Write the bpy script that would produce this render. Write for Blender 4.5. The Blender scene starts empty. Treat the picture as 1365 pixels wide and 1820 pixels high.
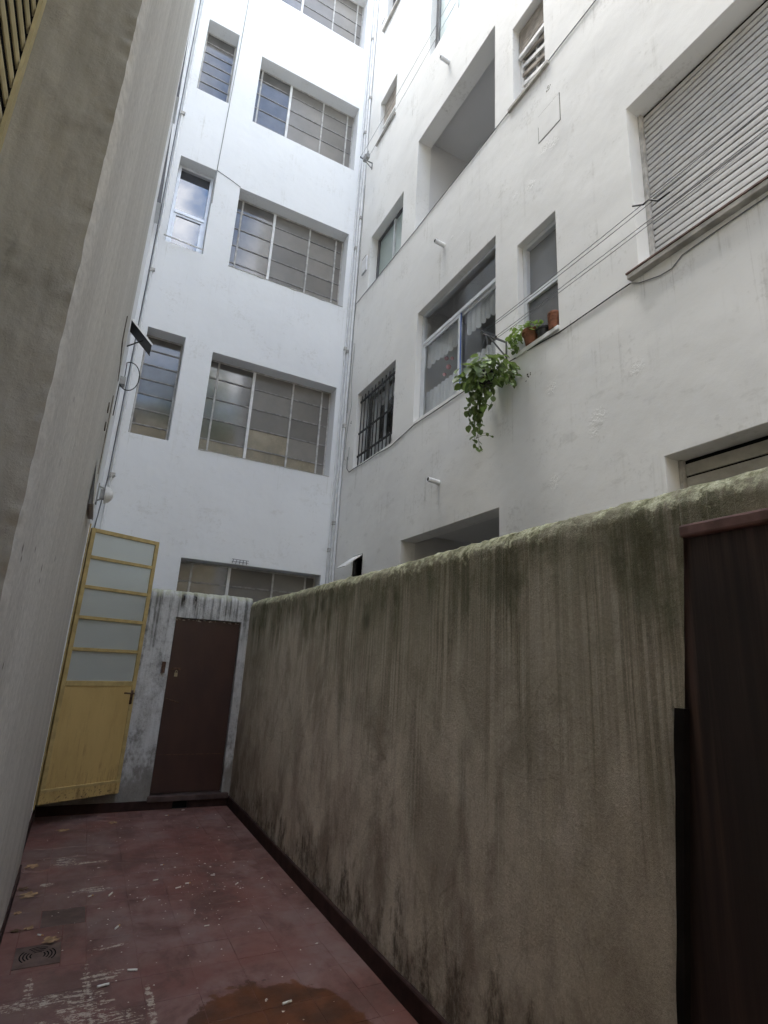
import bpy, math, random
from mathutils import Vector, noise
R = math.radians
random.seed(7)
scene = bpy.context.scene
col = scene.collection

# ------------------------------------------------------------------ camera
cam_d = bpy.data.cameras.new('camera')
cam = bpy.data.objects.new('camera', cam_d)
col.objects.link(cam)
cam.location = (0, 0, 1.6)
cam.rotation_euler = (R(105.394), R(-3.0766), R(-27.711))
cam_d.sensor_fit = 'HORIZONTAL'
cam_d.sensor_width = 36.0
cam_d.lens = 36.0 * 978.06 / 1365
cam_d.clip_start = 0.02
cam_d.clip_end = 2000
scene.camera = cam

# ------------------------------------------------------------------ sky, sun, exposure
SUN_EL, SUN_AZ = 64.0, 300.0          # azimuth clockwise from +Y: the sun stands over the left wall
world = bpy.data.worlds.new('World')
scene.world = world
world.use_nodes = True
wn = world.node_tree
for n in list(wn.nodes):
    wn.nodes.remove(n)
w_out = wn.nodes.new('ShaderNodeOutputWorld')
w_bg = wn.nodes.new('ShaderNodeBackground')
w_sky = wn.nodes.new('ShaderNodeTexSky')
w_sky.sky_type = 'NISHITA'
w_sky.sun_disc = False
w_sky.sun_elevation = R(SUN_EL)
w_sky.sun_rotation = R(SUN_AZ)
w_tc = wn.nodes.new('ShaderNodeTexCoord')
w_map = wn.nodes.new('ShaderNodeMapping')
w_map.inputs['Scale'].default_value = (1.0, 1.0, 1.9)
w_map.inputs['Location'].default_value = (20.2, 9.9, 1.5)
w_noise = wn.nodes.new('ShaderNodeTexNoise')
w_noise.inputs['Scale'].default_value = 3.1
w_noise.inputs['Detail'].default_value = 7
w_noise.inputs['Roughness'].default_value = 0.56
w_ramp = wn.nodes.new('ShaderNodeValToRGB')
w_ramp.color_ramp.elements[0].position = 0.45
w_ramp.color_ramp.elements[0].color = (0.0, 0.0, 0.0, 1)
w_ramp.color_ramp.elements[1].position = 0.66
w_ramp.color_ramp.elements[1].color = (0.95, 0.95, 0.95, 1)
w_mix = wn.nodes.new('ShaderNodeMixRGB')
w_mix.inputs['Color2'].default_value = (10.6, 10.3, 9.9, 1)
w_bg.inputs['Strength'].default_value = 0.15
wn.links.new(w_tc.outputs['Generated'], w_map.inputs['Vector'])
wn.links.new(w_map.outputs['Vector'], w_noise.inputs['Vector'])
wn.links.new(w_noise.outputs['Fac'], w_ramp.inputs['Fac'])
wn.links.new(w_ramp.outputs['Color'], w_mix.inputs['Fac'])
wn.links.new(w_sky.outputs['Color'], w_mix.inputs['Color1'])
wn.links.new(w_mix.outputs['Color'], w_bg.inputs['Color'])
wn.links.new(w_bg.outputs['Background'], w_out.inputs['Surface'])

sun_d = bpy.data.lights.new('sun', 'SUN')
sun_d.energy = 2.2
sun_d.angle = R(40)
sun_d.color = (1.0, 0.96, 0.90)
sun = bpy.data.objects.new('sun', sun_d)
col.objects.link(sun)
az, el = R(SUN_AZ), R(SUN_EL)
sdir = Vector((math.sin(az) * math.cos(el), math.cos(az) * math.cos(el), math.sin(el)))
sun.rotation_euler = (-sdir).to_track_quat('-Z', 'Y').to_euler()
sun.location = (0, -8, 30)

scene.view_settings.view_transform = 'Standard'
scene.view_settings.look = 'None'
scene.view_settings.gamma = 1.0
scene.view_settings.use_curve_mapping = False
scene.view_settings.exposure = 2.74
scene.cycles.max_bounces = 8
scene.cycles.diffuse_bounces = 5
scene.cycles.glossy_bounces = 3
scene.cycles.adaptive_threshold = 0.02
scene.cycles.transparent_max_bounces = 12
scene.cycles.use_denoising = True
scene.cycles.sample_clamp_indirect = 6.0

# ------------------------------------------------------------------ materials
class NB:
    """small node builder around one Principled material"""
    def __init__(self, name, rough=0.8, spec=0.3):
        self.m = bpy.data.materials.new(name)
        self.m.use_nodes = True
        self.t = self.m.node_tree
        self.b = self.t.nodes['Principled BSDF']
        self.out = self.t.nodes['Material Output']
        self.b.inputs['Roughness'].default_value = rough
        self.b.inputs['Specular IOR Level'].default_value = spec
        self._pos = None
    def n(self, kind, **props):
        nd = self.t.nodes.new(kind)
        for k, v in props.items():
            setattr(nd, k, v)
        return nd
    def put(self, sock, v):
        if isinstance(v, bpy.types.NodeSocket):
            self.t.links.new(v, sock)
        elif isinstance(v, tuple) and len(v) == 3 and sock.type == 'RGBA':
            sock.default_value = (*v, 1)
        else:
            sock.default_value = v
    def pos(self):
        if self._pos is None:
            self._pos = self.n('ShaderNodeNewGeometry').outputs['Position']
        return self._pos
    def scaled(self, s, off=(0, 0, 0), vec=None):
        mp = self.n('ShaderNodeMapping')
        self.put(mp.inputs['Vector'], vec or self.pos())
        mp.inputs['Scale'].default_value = s
        mp.inputs['Location'].default_value = off
        return mp.outputs['Vector']
    def noise(self, s=(1, 1, 1), scale=1.0, detail=4.0, rough=0.55, off=(0, 0, 0), dist=0.0):
        nd = self.n('ShaderNodeTexNoise')
        self.put(nd.inputs['Vector'], self.scaled(s, off))
        nd.inputs['Scale'].default_value = scale
        nd.inputs['Detail'].default_value = detail
        nd.inputs['Roughness'].default_value = rough
        nd.inputs['Distortion'].default_value = dist
        return nd.outputs['Fac']
    def sep(self):
        nd = self.n('ShaderNodeSeparateXYZ')
        self.put(nd.inputs[0], self.pos())
        return nd.outputs
    def rng(self, v, a, b, c=0.0, d=1.0):
        nd = self.n('ShaderNodeMapRange')
        nd.interpolation_type = 'SMOOTHSTEP'
        for k, x in zip(range(5), (v, a, b, c, d)):
            self.put(nd.inputs[k], x)
        return nd.outputs[0]
    def math(self, op, a, b=0.0, c=0.0):
        nd = self.n('ShaderNodeMath', operation=op)
        self.put(nd.inputs[0], a)
        self.put(nd.inputs[1], b)
        self.put(nd.inputs[2], c)
        return nd.outputs[0]
    def mul(self, a, b):
        return self.math('MULTIPLY', a, b)
    def mix(self, f, a, b, mode='MIX'):
        nd = self.n('ShaderNodeMixRGB', blend_type=mode)
        self.put(nd.inputs[0], f)
        self.put(nd.inputs[1], a)
        self.put(nd.inputs[2], b)
        return nd.outputs[0]
    def bump(self, h, dist=0.01, strength=1.0, nrm=None):
        nd = self.n('ShaderNodeBump')
        nd.inputs['Strength'].default_value = strength
        nd.inputs['Distance'].default_value = dist
        self.put(nd.inputs['Height'], h)
        if nrm is not None:
            self.put(nd.inputs['Normal'], nrm)
        return nd.outputs['Normal']
    def color(self, c):
        self.put(self.b.inputs['Base Color'], c)
    def normal(self, n):
        self.put(self.b.inputs['Normal'], n)
    def blob(self, x, y, z, rad, soft=0.5):
        """1 inside a ball round a point of the wall or floor, with a soft rim"""
        nd = self.n('ShaderNodeVectorMath', operation='DISTANCE')
        self.put(nd.inputs[0], self.pos())
        nd.inputs[1].default_value = (x, y, z)
        return self.rng(nd.outputs['Value'], rad * (1 + soft), rad * (1 - soft))

M = {}

def plain(name, c, rough=0.6, spec=0.3, metal=0.0, var=0.12, vs=9.0):
    """plain paint with a little wear in its tone"""
    b = NB(name, rough, spec)
    f = b.noise(scale=vs, detail=5)
    g = b.rng(f, 0.3, 0.7, 1 - var, 1 + var)
    b.color(b.mix(1.0, c, g, 'MULTIPLY'))
    b.b.inputs['Metallic'].default_value = metal
    h = b.noise(scale=60, detail=3)
    b.normal(b.bump(h, 0.0015, 0.35))
    M[name] = b.m
    return b

BLISTERS = [(2.61, 3.42, .07), (2.65, 3.33, .04), (3.06, 3.05, .05), (3.06, 3.87, .05), (2.26, 3.67, .05), (3.05, 6.40, .06), (2.94, 6.34, .05), (3.25, 6.12, .05), (3.48, 6.2, .03)]
def facade_paint(name, base, grey, grime, streak_axis):
    """old white wall paint: soft yellowing, faint runs below the sills, hand-trowelled waves"""
    b = NB(name, 0.75, 0.25)
    s = [14, 14, 14]
    s[2] = 0.35
    runs = b.noise(tuple(s), 1.0, 4, 0.6)
    big = b.noise(scale=0.55, detail=4, rough=0.6)
    mid = b.noise(scale=2.3, detail=5, rough=0.62, off=(3, 1, 5))
    fine = b.noise(scale=26, detail=5, rough=0.65)
    c = b.mix(b.rng(big, 0.35, 0.68), base, grey)
    c = b.mix(b.mul(b.rng(runs, 0.56, 0.76), b.rng(mid, 0.45, 0.7, 0.0, 0.55)), c, grime)
    c = b.mix(b.rng(b.mul(fine, mid), 0.30, 0.42, 0.0, 0.25), c, grime)
    X, Y, Z = b.sep()
    fld = b.math('FRACT', b.math('DIVIDE', b.math('SUBTRACT', Z, 4.38), 2.985))
    under = b.rng(fld, 0.62, 1.0)
    drip = b.rng(b.noise((30, 30, 0.5), 1.0, 4, 0.7, off=(2, 5, 1)), 0.56, 0.70)
    c = b.mix(b.mul(b.mul(drip, under), b.rng(mid, 0.42, 0.62, 0.0, 0.5)), c, grime)
    smudge = b.mul(b.rng(b.noise((3, 3, 7), 1.0, 5, 0.65, off=(4, 4, 9)), 0.58, 0.70), b.rng(Z, 5.0, 3.4))
    c = b.mix(b.mul(smudge, 0.22), c, grime)
    b.color(c)
    wave = b.noise(scale=1.6, detail=3, rough=0.5, off=(7, 2, 1))
    patch = b.mul(b.rng(b.noise(scale=8.0, detail=4, rough=0.6, off=(1, 9, 4)), 0.66, 0.72), b.rng(big, 0.55, 0.65))
    scar = None
    if name == 'paint_side':
        for (y_, z_, r_) in BLISTERS:
            q = b.blob(3.04, y_, z_, r_, 0.7)
            scar = q if scar is None else b.math('MAXIMUM', scar, q)
        patch = b.math('MAXIMUM', patch, b.mul(scar, b.rng(b.noise(scale=32, detail=4, rough=0.65, off=(2, 2, 7)), 0.42, 0.58)))
    n1 = b.bump(wave, 0.05, 0.35)
    n2 = b.bump(patch, 0.005, 0.4, n1)
    n3 = b.bump(fine, 0.0025, 0.35, n2)
    b.normal(n3)
    M[name] = b.m

facade_paint('paint_end', (0.815, 0.83, 0.84), (0.775, 0.79, 0.805), (0.52, 0.51, 0.47), 'x')
facade_paint('paint_side', (0.775, 0.775, 0.755), (0.705, 0.705, 0.69), (0.36, 0.35, 0.31), 'y')

X_LEFT_ = -0.155
# left wall: grey render with long vertical runs
b = NB('paint_left', 0.85, 0.2)
runs = b.noise((4.5, 4.5, 0.16), 1.0, 5, 0.6, dist=0.3)
big = b.noise((0.9, 0.9, 0.5), 1.0, 4, 0.6, off=(2, 4, 0))
fine = b.noise(scale=38, detail=6, rough=0.7)
c = b.mix(b.rng(runs, 0.34, 0.7), (0.55, 0.535, 0.495), (0.47, 0.455, 0.42))
c = b.mix(b.rng(big, 0.45, 0.75, 0, 0.5), c, (0.43, 0.415, 0.38))
spot = b.rng(b.noise((16, 16, 7), 1.0, 3, 0.6, off=(5, 5, 5)), 0.71, 0.76)
c = b.mix(b.mul(spot, 0.75), c, (0.10, 0.09, 0.08))
for (y_, z_, r_) in [(1.385, 1.795, .010), (1.40, 1.775, .007), (1.62, 1.83, .008), (1.89, 1.815, .012), (1.91, 1.78, .009), (2.3, 1.9, .010), (1.5, 1.55, .008), (2.9, 2.4, .012), (1.75, 2.3, .008)]:
    c = b.mix(b.mul(b.blob(X_LEFT_, y_, z_, r_, 0.6), 0.8), c, (0.12, 0.105, 0.09))
c = b.mix(1.0, c, b.rng(fine, 0.3, 0.7, 0.86, 1.12), 'MULTIPLY')
b.color(c)
h1 = b.bump(b.noise((1.5, 1.5, 0.6), 1.0, 3), 0.02, 0.3)
b.normal(b.bump(fine, 0.003, 0.5, h1))
M['paint_left'] = b.m

# rough render, darker than the wall face, on the window reveal of the left wall
b = NB('render_rough', 0.92, 0.15)
runs = b.noise((9, 9, 0.8), 1.0, 5, 0.65)
fine = b.noise(scale=55, detail=8, rough=0.72)
lump = b.noise(scale=9, detail=5, rough=0.6)
c = b.mix(b.rng(runs, 0.32, 0.72), (0.385, 0.37, 0.325), (0.285, 0.275, 0.24))
c = b.mix(b.rng(lump, 0.52, 0.75, 0, 0.6), c, (0.20, 0.19, 0.165))
vor = b.n('ShaderNodeTexVoronoi', feature='DISTANCE_TO_EDGE')
b.put(vor.inputs['Vector'], b.mix(0.25, b.scaled((3.2, 3.2, 2.2)), b.scaled((9, 9, 9))))
vor.inputs['Scale'].default_value = 1.0
crack = b.mul(b.rng(vor.outputs['Distance'], 0.006, 0.0), b.rng(lump, 0.48, 0.56))
c = b.mix(b.mul(crack, 0.0), c, (0.62, 0.58, 0.52))
b.color(c)
h1 = b.bump(lump, 0.012, 0.4)
h2 = b.bump(runs, 0.004, 0.4, h1)
b.normal(b.bump(fine, 0.003, 0.7, h2))
M['render_rough'] = b.m

# long yard wall: taupe roughcast, rain runs, algae at the top, damp at the foot
b = NB('roughcast', 0.92, 0.15)
X, Y, Z = b.sep()
low = b.noise((0.8, 0.8, 0.6), 1.0, 4, 0.6)
mid = b.noise((4, 4, 2.2), 1.0, 5, 0.62, off=(2, 2, 2))
fine = b.noise(scale=70, detail=7, rough=0.75)
run1 = b.noise((1, 58, 0.26), 1.0, 4, 0.66)
grit = b.noise((1, 150, 60), 1.0, 3, 0.7, off=(0, 2, 2))
run2 = b.noise((1, 17, 0.4), 1.0, 4, 0.6, off=(0, 3, 0))
run3 = b.noise((1, 6, 1.1), 1.0, 4, 0.6, off=(0, 8, 0))
c = b.mix(b.rng(low, 0.38, 0.66), (0.44, 0.39, 0.31), (0.60, 0.54, 0.445))
c = b.mix(b.rng(mid, 0.42, 0.72, 0, 0.55), c, (0.28, 0.24, 0.20))
c = b.mix(b.rng(run2, 0.52, 0.72, 0, 0.45), c, (0.52, 0.465, 0.40))
c = b.mix(b.rng(b.mul(mid, low), 0.26, 0.36, 0, 0.35), c, (0.40, 0.31, 0.25))
near = b.rng(Y, 5.6, 2.6, 0.45, 1.15)
reach = b.math('ADD', Z, b.rng(run3, 0.3, 0.72, -0.55, 0.55))
zone = b.rng(b.noise((1, 1.7, 0.25), 1.0, 3, 0.6, off=(0, 4, 1)), 0.36, 0.60, 0.6, 1.0)
top = b.mul(b.mul(b.rng(reach, 0.75, 2.0), near), zone)
rmask = b.mul(b.mul(b.rng(run1, 0.43, 0.55), top), b.rng(grit, 0.32, 0.58, 0.35, 1.0))
c = b.mix(b.mul(rmask, 0.74), c, (0.085, 0.076, 0.048))
band = b.rng(b.math('ADD', Z, b.rng(run3, 0.3, 0.7, -0.22, 0.22)), 1.75, 2.12)
bandn = b.noise((6, 9, 7), 1.0, 6, 0.7, off=(5, 2, 2))
c = b.mix(b.mul(band, b.rng(b.math('ADD', b.mul(run2, 0.5), b.mul(bandn, 0.5)), 0.38, 0.58, 0.25, 0.95)), c, (0.088, 0.084, 0.046))
c = b.mix(b.mul(b.rng(run1, 0.62, 0.74), b.rng(Z, 0.7, 1.7, 0.0, 0.6)), c, (0.56, 0.52, 0.43))
blotch = b.noise((2.4, 2.4, 1.6), 1.0, 7, 0.7, off=(7, 1, 4), dist=0.6)
c = b.mix(b.rng(blotch, 0.50, 0.62, 0, 0.45), c, (0.26, 0.22, 0.175))
c = b.mix(b.mul(b.rng(blotch, 0.44, 0.36), b.rng(Z, 1.6, 1.0, 0.0, 0.5)), c, (0.56, 0.505, 0.43))
vc = b.n('ShaderNodeTexVoronoi', feature='DISTANCE_TO_EDGE')
b.put(vc.inputs['Vector'], b.mix(0.35, b.scaled((1.1, 1.1, 0.9)), b.n('ShaderNodeTexNoise').outputs['Color']))
vc.inputs['Scale'].default_value = 1.3
hair = b.mul(b.rng(vc.outputs['Distance'], 0.007, 0.0), b.rng(blotch, 0.47, 0.53))
c = b.mix(b.mul(hair, 0.22), c, (0.10, 0.08, 0.06))
c = b.mix(b.mul(b.blob(1.68, 3.5, 1.87, 0.055, 0.8), 0.8), c, (0.045, 0.04, 0.025))
c = b.mix(b.mul(b.blob(1.68, 4.35, 2.05, 0.05, 0.8), 0.7), c, (0.05, 0.045, 0.025))
c = b.mix(b.mul(b.blob(1.68, 2.05, 2.02, 0.11, 0.9), 0.6), c, (0.06, 0.055, 0.03))
c = b.mix(b.mul(b.rng(b.math('ADD', Z, b.rng(mid, .3, .7, -.4, .4)), 1.0, 2.0, 0.0, 0.35), b.rng(blotch, .38, .6, .4, 1.0)), c, (0.25, 0.25, 0.165))
# damp foot
foot = b.noise((6, 6, 2.6), 1.0, 8, 0.74, off=(4, 1, 0))
fz = b.math('ADD', Z, b.rng(foot, 0.28, 0.72, 0.34, -0.30))
wet = b.rng(fz, 0.42, 0.10)
brk = b.rng(b.noise((15, 15, 8), 1.0, 7, 0.75, off=(1, 7, 3)), 0.38, 0.60, 0.15, 1.0)
c = b.mix(b.mul(b.mul(wet, brk), 0.88), c, (0.065, 0.05, 0.037))
stain = b.mul(b.rng(b.math('ADD', Z, b.rng(run3, .3, .7, .5, -.5)), 0.85, 0.2), b.rng(mid, 0.36, 0.66, 0.0, 0.6))
c = b.mix(stain, c, (0.20, 0.165, 0.13))
salt = b.mul(b.rng(Z, 0.20, 0.11), b.rng(b.noise((9, 9, 9), 1.0, 7, 0.75, off=(8, 3, 3)), 0.50, 0.62))
c = b.mix(b.mul(salt, 0.7), c, (0.50, 0.45, 0.38))
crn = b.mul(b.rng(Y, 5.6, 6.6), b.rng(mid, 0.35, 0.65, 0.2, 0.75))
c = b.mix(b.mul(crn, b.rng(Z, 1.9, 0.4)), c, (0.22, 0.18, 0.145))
# moss on the crest
mossn = b.noise(scale=24, detail=6, rough=0.7)
crest = b.rng(b.math('ADD', Z, b.rng(mossn, 0.3, 0.7, -0.06, 0.06)), 2.15, 2.215)
moss = b.mix(b.rng(mossn, 0.38, 0.66), (0.19, 0.195, 0.10), (0.52, 0.51, 0.36))
bare = b.rng(b.noise((4, 7, 7), 1.0, 5, 0.65, off=(3, 0, 8)), 0.40, 0.56, 0.25, 0.95)
c = b.mix(b.mul(crest, bare), c, moss)
c = b.mix(1.0, c, b.mul(b.rng(grit, 0.3, 0.7, 0.93, 1.07), b.rng(fine, 0.3, 0.7, 0.90, 1.10)), 'MULTIPLY')
b.color(c)
h1 = b.bump(mid, 0.02, 0.5)
h2 = b.bump(b.math('ADD', b.mul(rmask, 0.25), foot), 0.008, 0.5, h1)
b.normal(b.bump(fine, 0.005, 0.9, h2))
M['roughcast'] = b.m

# end yard wall: flaking limewash with black mould
b = NB('limewash', 0.9, 0.15)
X, Y, Z = b.sep()
runs = b.noise((24, 1, 1.0), 1.0, 6, 0.68)
mid = b.noise((7, 7, 4), 1.0, 6, 0.7, off=(2, 0, 1))
fine = b.noise(scale=80, detail=6, rough=0.75)
c = b.mix(b.rng(mid, 0.4, 0.68), (0.60, 0.61, 0.61), (0.40, 0.40, 0.395))
spk = b.noise(scale=38, detail=7, rough=0.8, off=(5, 5, 1))
c = b.mix(b.mul(b.rng(spk, 0.48, 0.62), b.rng(mid, 0.36, 0.62, 0.08, 0.5)), c, (0.18, 0.18, 0.17))
mould = b.mul(b.rng(runs, 0.42, 0.66), b.rng(b.math('ADD', Z, b.rng(mid, .3, .7, -.5, .5)), 1.2, 2.2, 0.15, 0.95))
c = b.mix(mould, c, (0.10, 0.10, 0.09))
mz = b.math('ADD', Z, b.rng(mid, .3, .7, .25, -.25))
c = b.mix(b.rng(mz, 0.75, 0.30, 0, 0.75), c, (0.17, 0.155, 0.135))
for x in (0.89, 1.02):
    d = b.mul(b.rng(b.math('ABSOLUTE', b.math('SUBTRACT', X, x + 0.0)), 0.032, 0.012), b.rng(Z, 2.03, 2.16))
    c = b.mix(b.mul(d, b.rng(mid, .3, .5, .4, .95)), c, (0.03, 0.028, 0.022))
crest = b.rng(b.math('ADD', Z, b.rng(mid, 0.3, 0.7, -0.05, 0.05)), 2.20, 2.27)
c = b.mix(b.mul(crest, 0.7), c, (0.42, 0.43, 0.31))
b.color(c)
h1 = b.bump(mid, 0.015, 0.6)
b.normal(b.bump(fine, 0.005, 0.9, h1))
M['limewash'] = b.m

# red floor tiles: worn red paint, grey dust, cream scuffs, one damp patch
b = NB('red_tile', 0.62, 0.35)
X, Y, Z = b.sep()
oi = b.n('ShaderNodeObjectInfo').outputs['Random']
low = b.noise(scale=1.4, detail=5, rough=0.6)
mid = b.noise(scale=7, detail=6, rough=0.65, off=(1, 2, 0))
fine = b.noise(scale=60, detail=6, rough=0.7)
c = b.mix(b.rng(oi, 0, 1), (0.152, 0.062, 0.050), (0.170, 0.073, 0.059))
cloud = b.noise((3.2, 2.2, 1), 1.0, 7, 0.68, off=(4, 7, 0), dist=0.5)
c = b.mix(b.rng(cloud, 0.46, 0.62, 0, 0.75), c, (0.088, 0.045, 0.036))
dust = b.mul(b.rng(low, 0.38, 0.60), b.rng(cloud, 0.60, 0.40, 0.15, 1.0))
c = b.mix(dust, c, (0.185, 0.118, 0.106))
c = b.mix(b.rng(mid, 0.56, 0.74, 0, 0.5), c, (0.095, 0.048, 0.042))
c = b.mix(b.mul(b.rng(X, 0.75, 0.1), b.rng(low, 0.42, 0.6, 0.1, 0.55)), c, (0.115, 0.072, 0.058))
scr = b.noise((7, 45, 1), 1.0, 7, 0.75, off=(3, 3, 0))
chip = b.noise(scale=26, detail=7, rough=0.78, off=(6, 1, 0))
sm = None
def add(a, q):
    return q if a is None else b.math('MAXIMUM', a, q)
# (x, y, half length in x, half length in y) of the scuffed places
for (sx, sy, rx, ry) in [(0.12, 3.42, 0.26, 0.05), (0.28, 3.30, 0.12, 0.09), (0.20, 3.16, 0.34, 0.10), (0.38, 3.86, 0.10, 0.035),
                         (0.12, 5.35, 0.09, 0.10), (0.30, 5.28, 0.16, 0.03), (0.03, 4.90, 0.05, 0.05), (0.55, 3.22, 0.02, 0.22),
                         (0.28, 3.40, 0.02, 0.3), (0.36, 3.56, 0.10, 0.05), (0.33, 4.72, 0.13, 0.05), (0.03, 3.52, 0.02, 0.18)]:
    ex = b.math('DIVIDE', b.math('SUBTRACT', X, sx), rx)
    ey = b.math('DIVIDE', b.math('SUBTRACT', Y, sy), ry)
    d = b.math('ADD', b.mul(ex, ex), b.mul(ey, ey))
    sm = add(sm, b.rng(d, 1.5, 0.15))
tx = b.math('ADD', b.rng(scr, 0.30, 0.70), b.rng(chip, 0.30, 0.70))
sc = b.rng(b.math('ADD', tx, b.mul(sm, 0.40)), 1.40, 1.52)
sc = b.mul(sc, b.rng(sm, 0.02, 0.30))
stray = b.rng(b.math('ADD', chip, b.mul(scr, 0.6)), 1.10, 1.14)
c = b.mix(b.math('MAXIMUM', b.mul(sc, 0.62), b.mul(stray, 0.5)), c, (0.56, 0.50, 0.40))
# damp patch
wob = b.rng(b.noise(scale=3.4, detail=8, rough=0.66, off=(9, 9, 0)), 0.25, 0.75, -0.16, 0.16)
ex = b.math('DIVIDE', b.math('SUBTRACT', X, 1.02), 0.42)
ey = b.math('DIVIDE', b.math('SUBTRACT', Y, 2.72), 0.50)
d = b.math('ADD', b.math('SQRT', b.math('ADD', b.mul(ex, ex), b.mul(ey, ey))), wob)
damp = b.rng(d, 1.015, 0.985)
dc = b.mix(b.rng(b.noise(scale=5, detail=4), 0.35, 0.65), (0.050, 0.018, 0.007), (0.115, 0.036, 0.010))
c = b.mix(b.mul(damp, 0.93), c, dc)
b.color(c)
b.put(b.b.inputs['Roughness'], b.math('SUBTRACT', b.rng(mid, 0.3, 0.7, 0.5, 0.72), b.mul(damp, 0.12)))
h1 = b.bump(mid, 0.004, 0.3)
b.normal(b.bump(b.math('SUBTRACT', fine, sc), 0.0015, 0.5, h1))
M['red_tile'] = b.m

plain('joint', (0.16, 0.085, 0.072), 0.9, 0.1)
plain('skirting', (0.036, 0.019, 0.017), 0.7, 0.15, var=0.35)
plain('threshold', (0.075, 0.05, 0.045), 0.75, 0.3, var=0.3)
plain('drain_iron', (0.095, 0.062, 0.050), 0.7, 0.3, var=0.35)
plain('lid_tile', (0.085, 0.055, 0.044), 0.7, 0.3, var=0.3)
plain('void', (0.012, 0.012, 0.012), 0.95, 0.0)
plain('ground', (0.10, 0.095, 0.085), 0.95, 0.1)
plain('room_wall', (0.60, 0.59, 0.585), 0.9, 0.1, var=0.03, vs=2)
plain('loggia', (0.62, 0.62, 0.62), 0.9, 0.1, var=0.03, vs=1.5)
plain('room_dark', (0.10, 0.095, 0.09), 0.9, 0.1)
plain('steel_frame', (0.45, 0.44, 0.42), 0.6, 0.3, var=0.25, vs=14)
plain('steel_white', (0.72, 0.72, 0.71), 0.5, 0.3, var=0.12)
plain('steel_bar', (0.24, 0.23, 0.22), 0.6, 0.3, var=0.3, vs=20)
plain('aluminium', (0.66, 0.68, 0.70), 0.38, 0.4, metal=0.3, var=0.06)
plain('alu_dark', (0.12, 0.12, 0.125), 0.5, 0.4)
plain('blue_film', (0.05, 0.12, 0.42), 0.4, 0.4)
plain('black_iron', (0.018, 0.018, 0.02), 0.5, 0.4, var=0.3)
plain('cable_black', (0.025, 0.025, 0.027), 0.6, 0.3)
plain('cable_grey', (0.30, 0.30, 0.29), 0.6, 0.3)
plain('line_grey', (0.16, 0.165, 0.18), 0.5, 0.3)
plain('pvc_white', (0.72, 0.73, 0.74), 0.5, 0.35, var=0.08)
plain('plastic_white', (0.74, 0.74, 0.72), 0.4, 0.4, var=0.06)
plain('shutter_slat', (0.50, 0.495, 0.485), 0.55, 0.3, var=0.07)
plain('shutter_old', (0.42, 0.365, 0.21), 0.6, 0.3, var=0.12)
plain('shutter_grey', (0.40, 0.385, 0.34), 0.6, 0.3, var=0.15)
plain('blind_wood', (0.30, 0.265, 0.225), 0.7, 0.25, var=0.25)
plain('sill_stone', (0.40, 0.385, 0.35), 0.8, 0.2, var=0.25)
plain('sill_brown', (0.15, 0.10, 0.085), 0.7, 0.2, var=0.3)
plain('crack_dark', (0.16, 0.145, 0.12), 0.9, 0.1, var=0.4)
plain('terracotta', (0.25, 0.108, 0.064), 0.75, 0.25, var=0.25, vs=22)
plain('pot_dark', (0.022, 0.022, 0.022), 0.5, 0.4)
plain('soil', (0.04, 0.028, 0.018), 0.95, 0.1)
plain('stem', (0.10, 0.11, 0.045), 0.7, 0.2)
plain('rust', (0.11, 0.065, 0.045), 0.8, 0.2, var=0.4, vs=30)
plain('brass', (0.35, 0.30, 0.20), 0.45, 0.4, metal=0.5)
plain('butt_white', (0.74, 0.71, 0.63), 0.8, 0.2, var=0.06)
plain('butt_filter', (0.50, 0.30, 0.13), 0.8, 0.2, var=0.1)
plain('chips', (0.66, 0.62, 0.54), 0.85, 0.2, var=0.15, vs=40)
plain('dead_leaf', (0.31, 0.20, 0.11), 0.85, 0.15, var=0.35, vs=30)
plain('dead_leaf_dark', (0.10, 0.06, 0.035), 0.85, 0.15, var=0.3, vs=30)
plain('beige_render', (0.52, 0.43, 0.28), 0.9, 0.15, var=0.12, vs=0.6)
plain('slab', (0.30, 0.29, 0.27), 0.9, 0.1, var=0.2, vs=2)
plain('bark', (0.09, 0.07, 0.05), 0.9, 0.1, var=0.3, vs=6)
plain('ornament_pink', (0.55, 0.20, 0.20), 0.7, 0.2)

# painted steel doors
b = NB('yellow_paint', 0.42, 0.4)
X, Y, Z = b.sep()
mid = b.noise((6, 6, 2), 1.0, 5, 0.6)
c = b.mix(b.rng(mid, 0.35, 0.7), (0.56, 0.405, 0.165), (0.50, 0.355, 0.14))
gr = b.noise((20, 20, 3), 1.0, 6, 0.7, off=(1, 0, 2))
c = b.mix(b.mul(b.rng(gr, 0.5, 0.72), b.rng(Z, 0.75, 0.2, 0.05, 0.8)), c, (0.18, 0.11, 0.04))
c = b.mix(b.mul(b.rng(b.noise(scale=45, detail=6, rough=0.7), 0.56, 0.62), b.rng(Z, 0.40, 0.18)), c, (0.06, 0.035, 0.025))
c = b.mix(b.mul(b.rng(b.noise((26, 26, 2.2), 1.0, 6, 0.75, off=(7, 1, 1)), 0.52, 0.68), b.rng(Z, 1.3, 0.4, 0.1, 0.55)), c, (0.25, 0.16, 0.06))
b.color(c)
b.normal(b.bump(b.noise(scale=5, detail=3), 0.01, 0.25))
M['yellow_paint'] = b.m

plain('yellow_frame', (0.44, 0.335, 0.145), 0.5, 0.35, var=0.14, vs=16)

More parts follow.
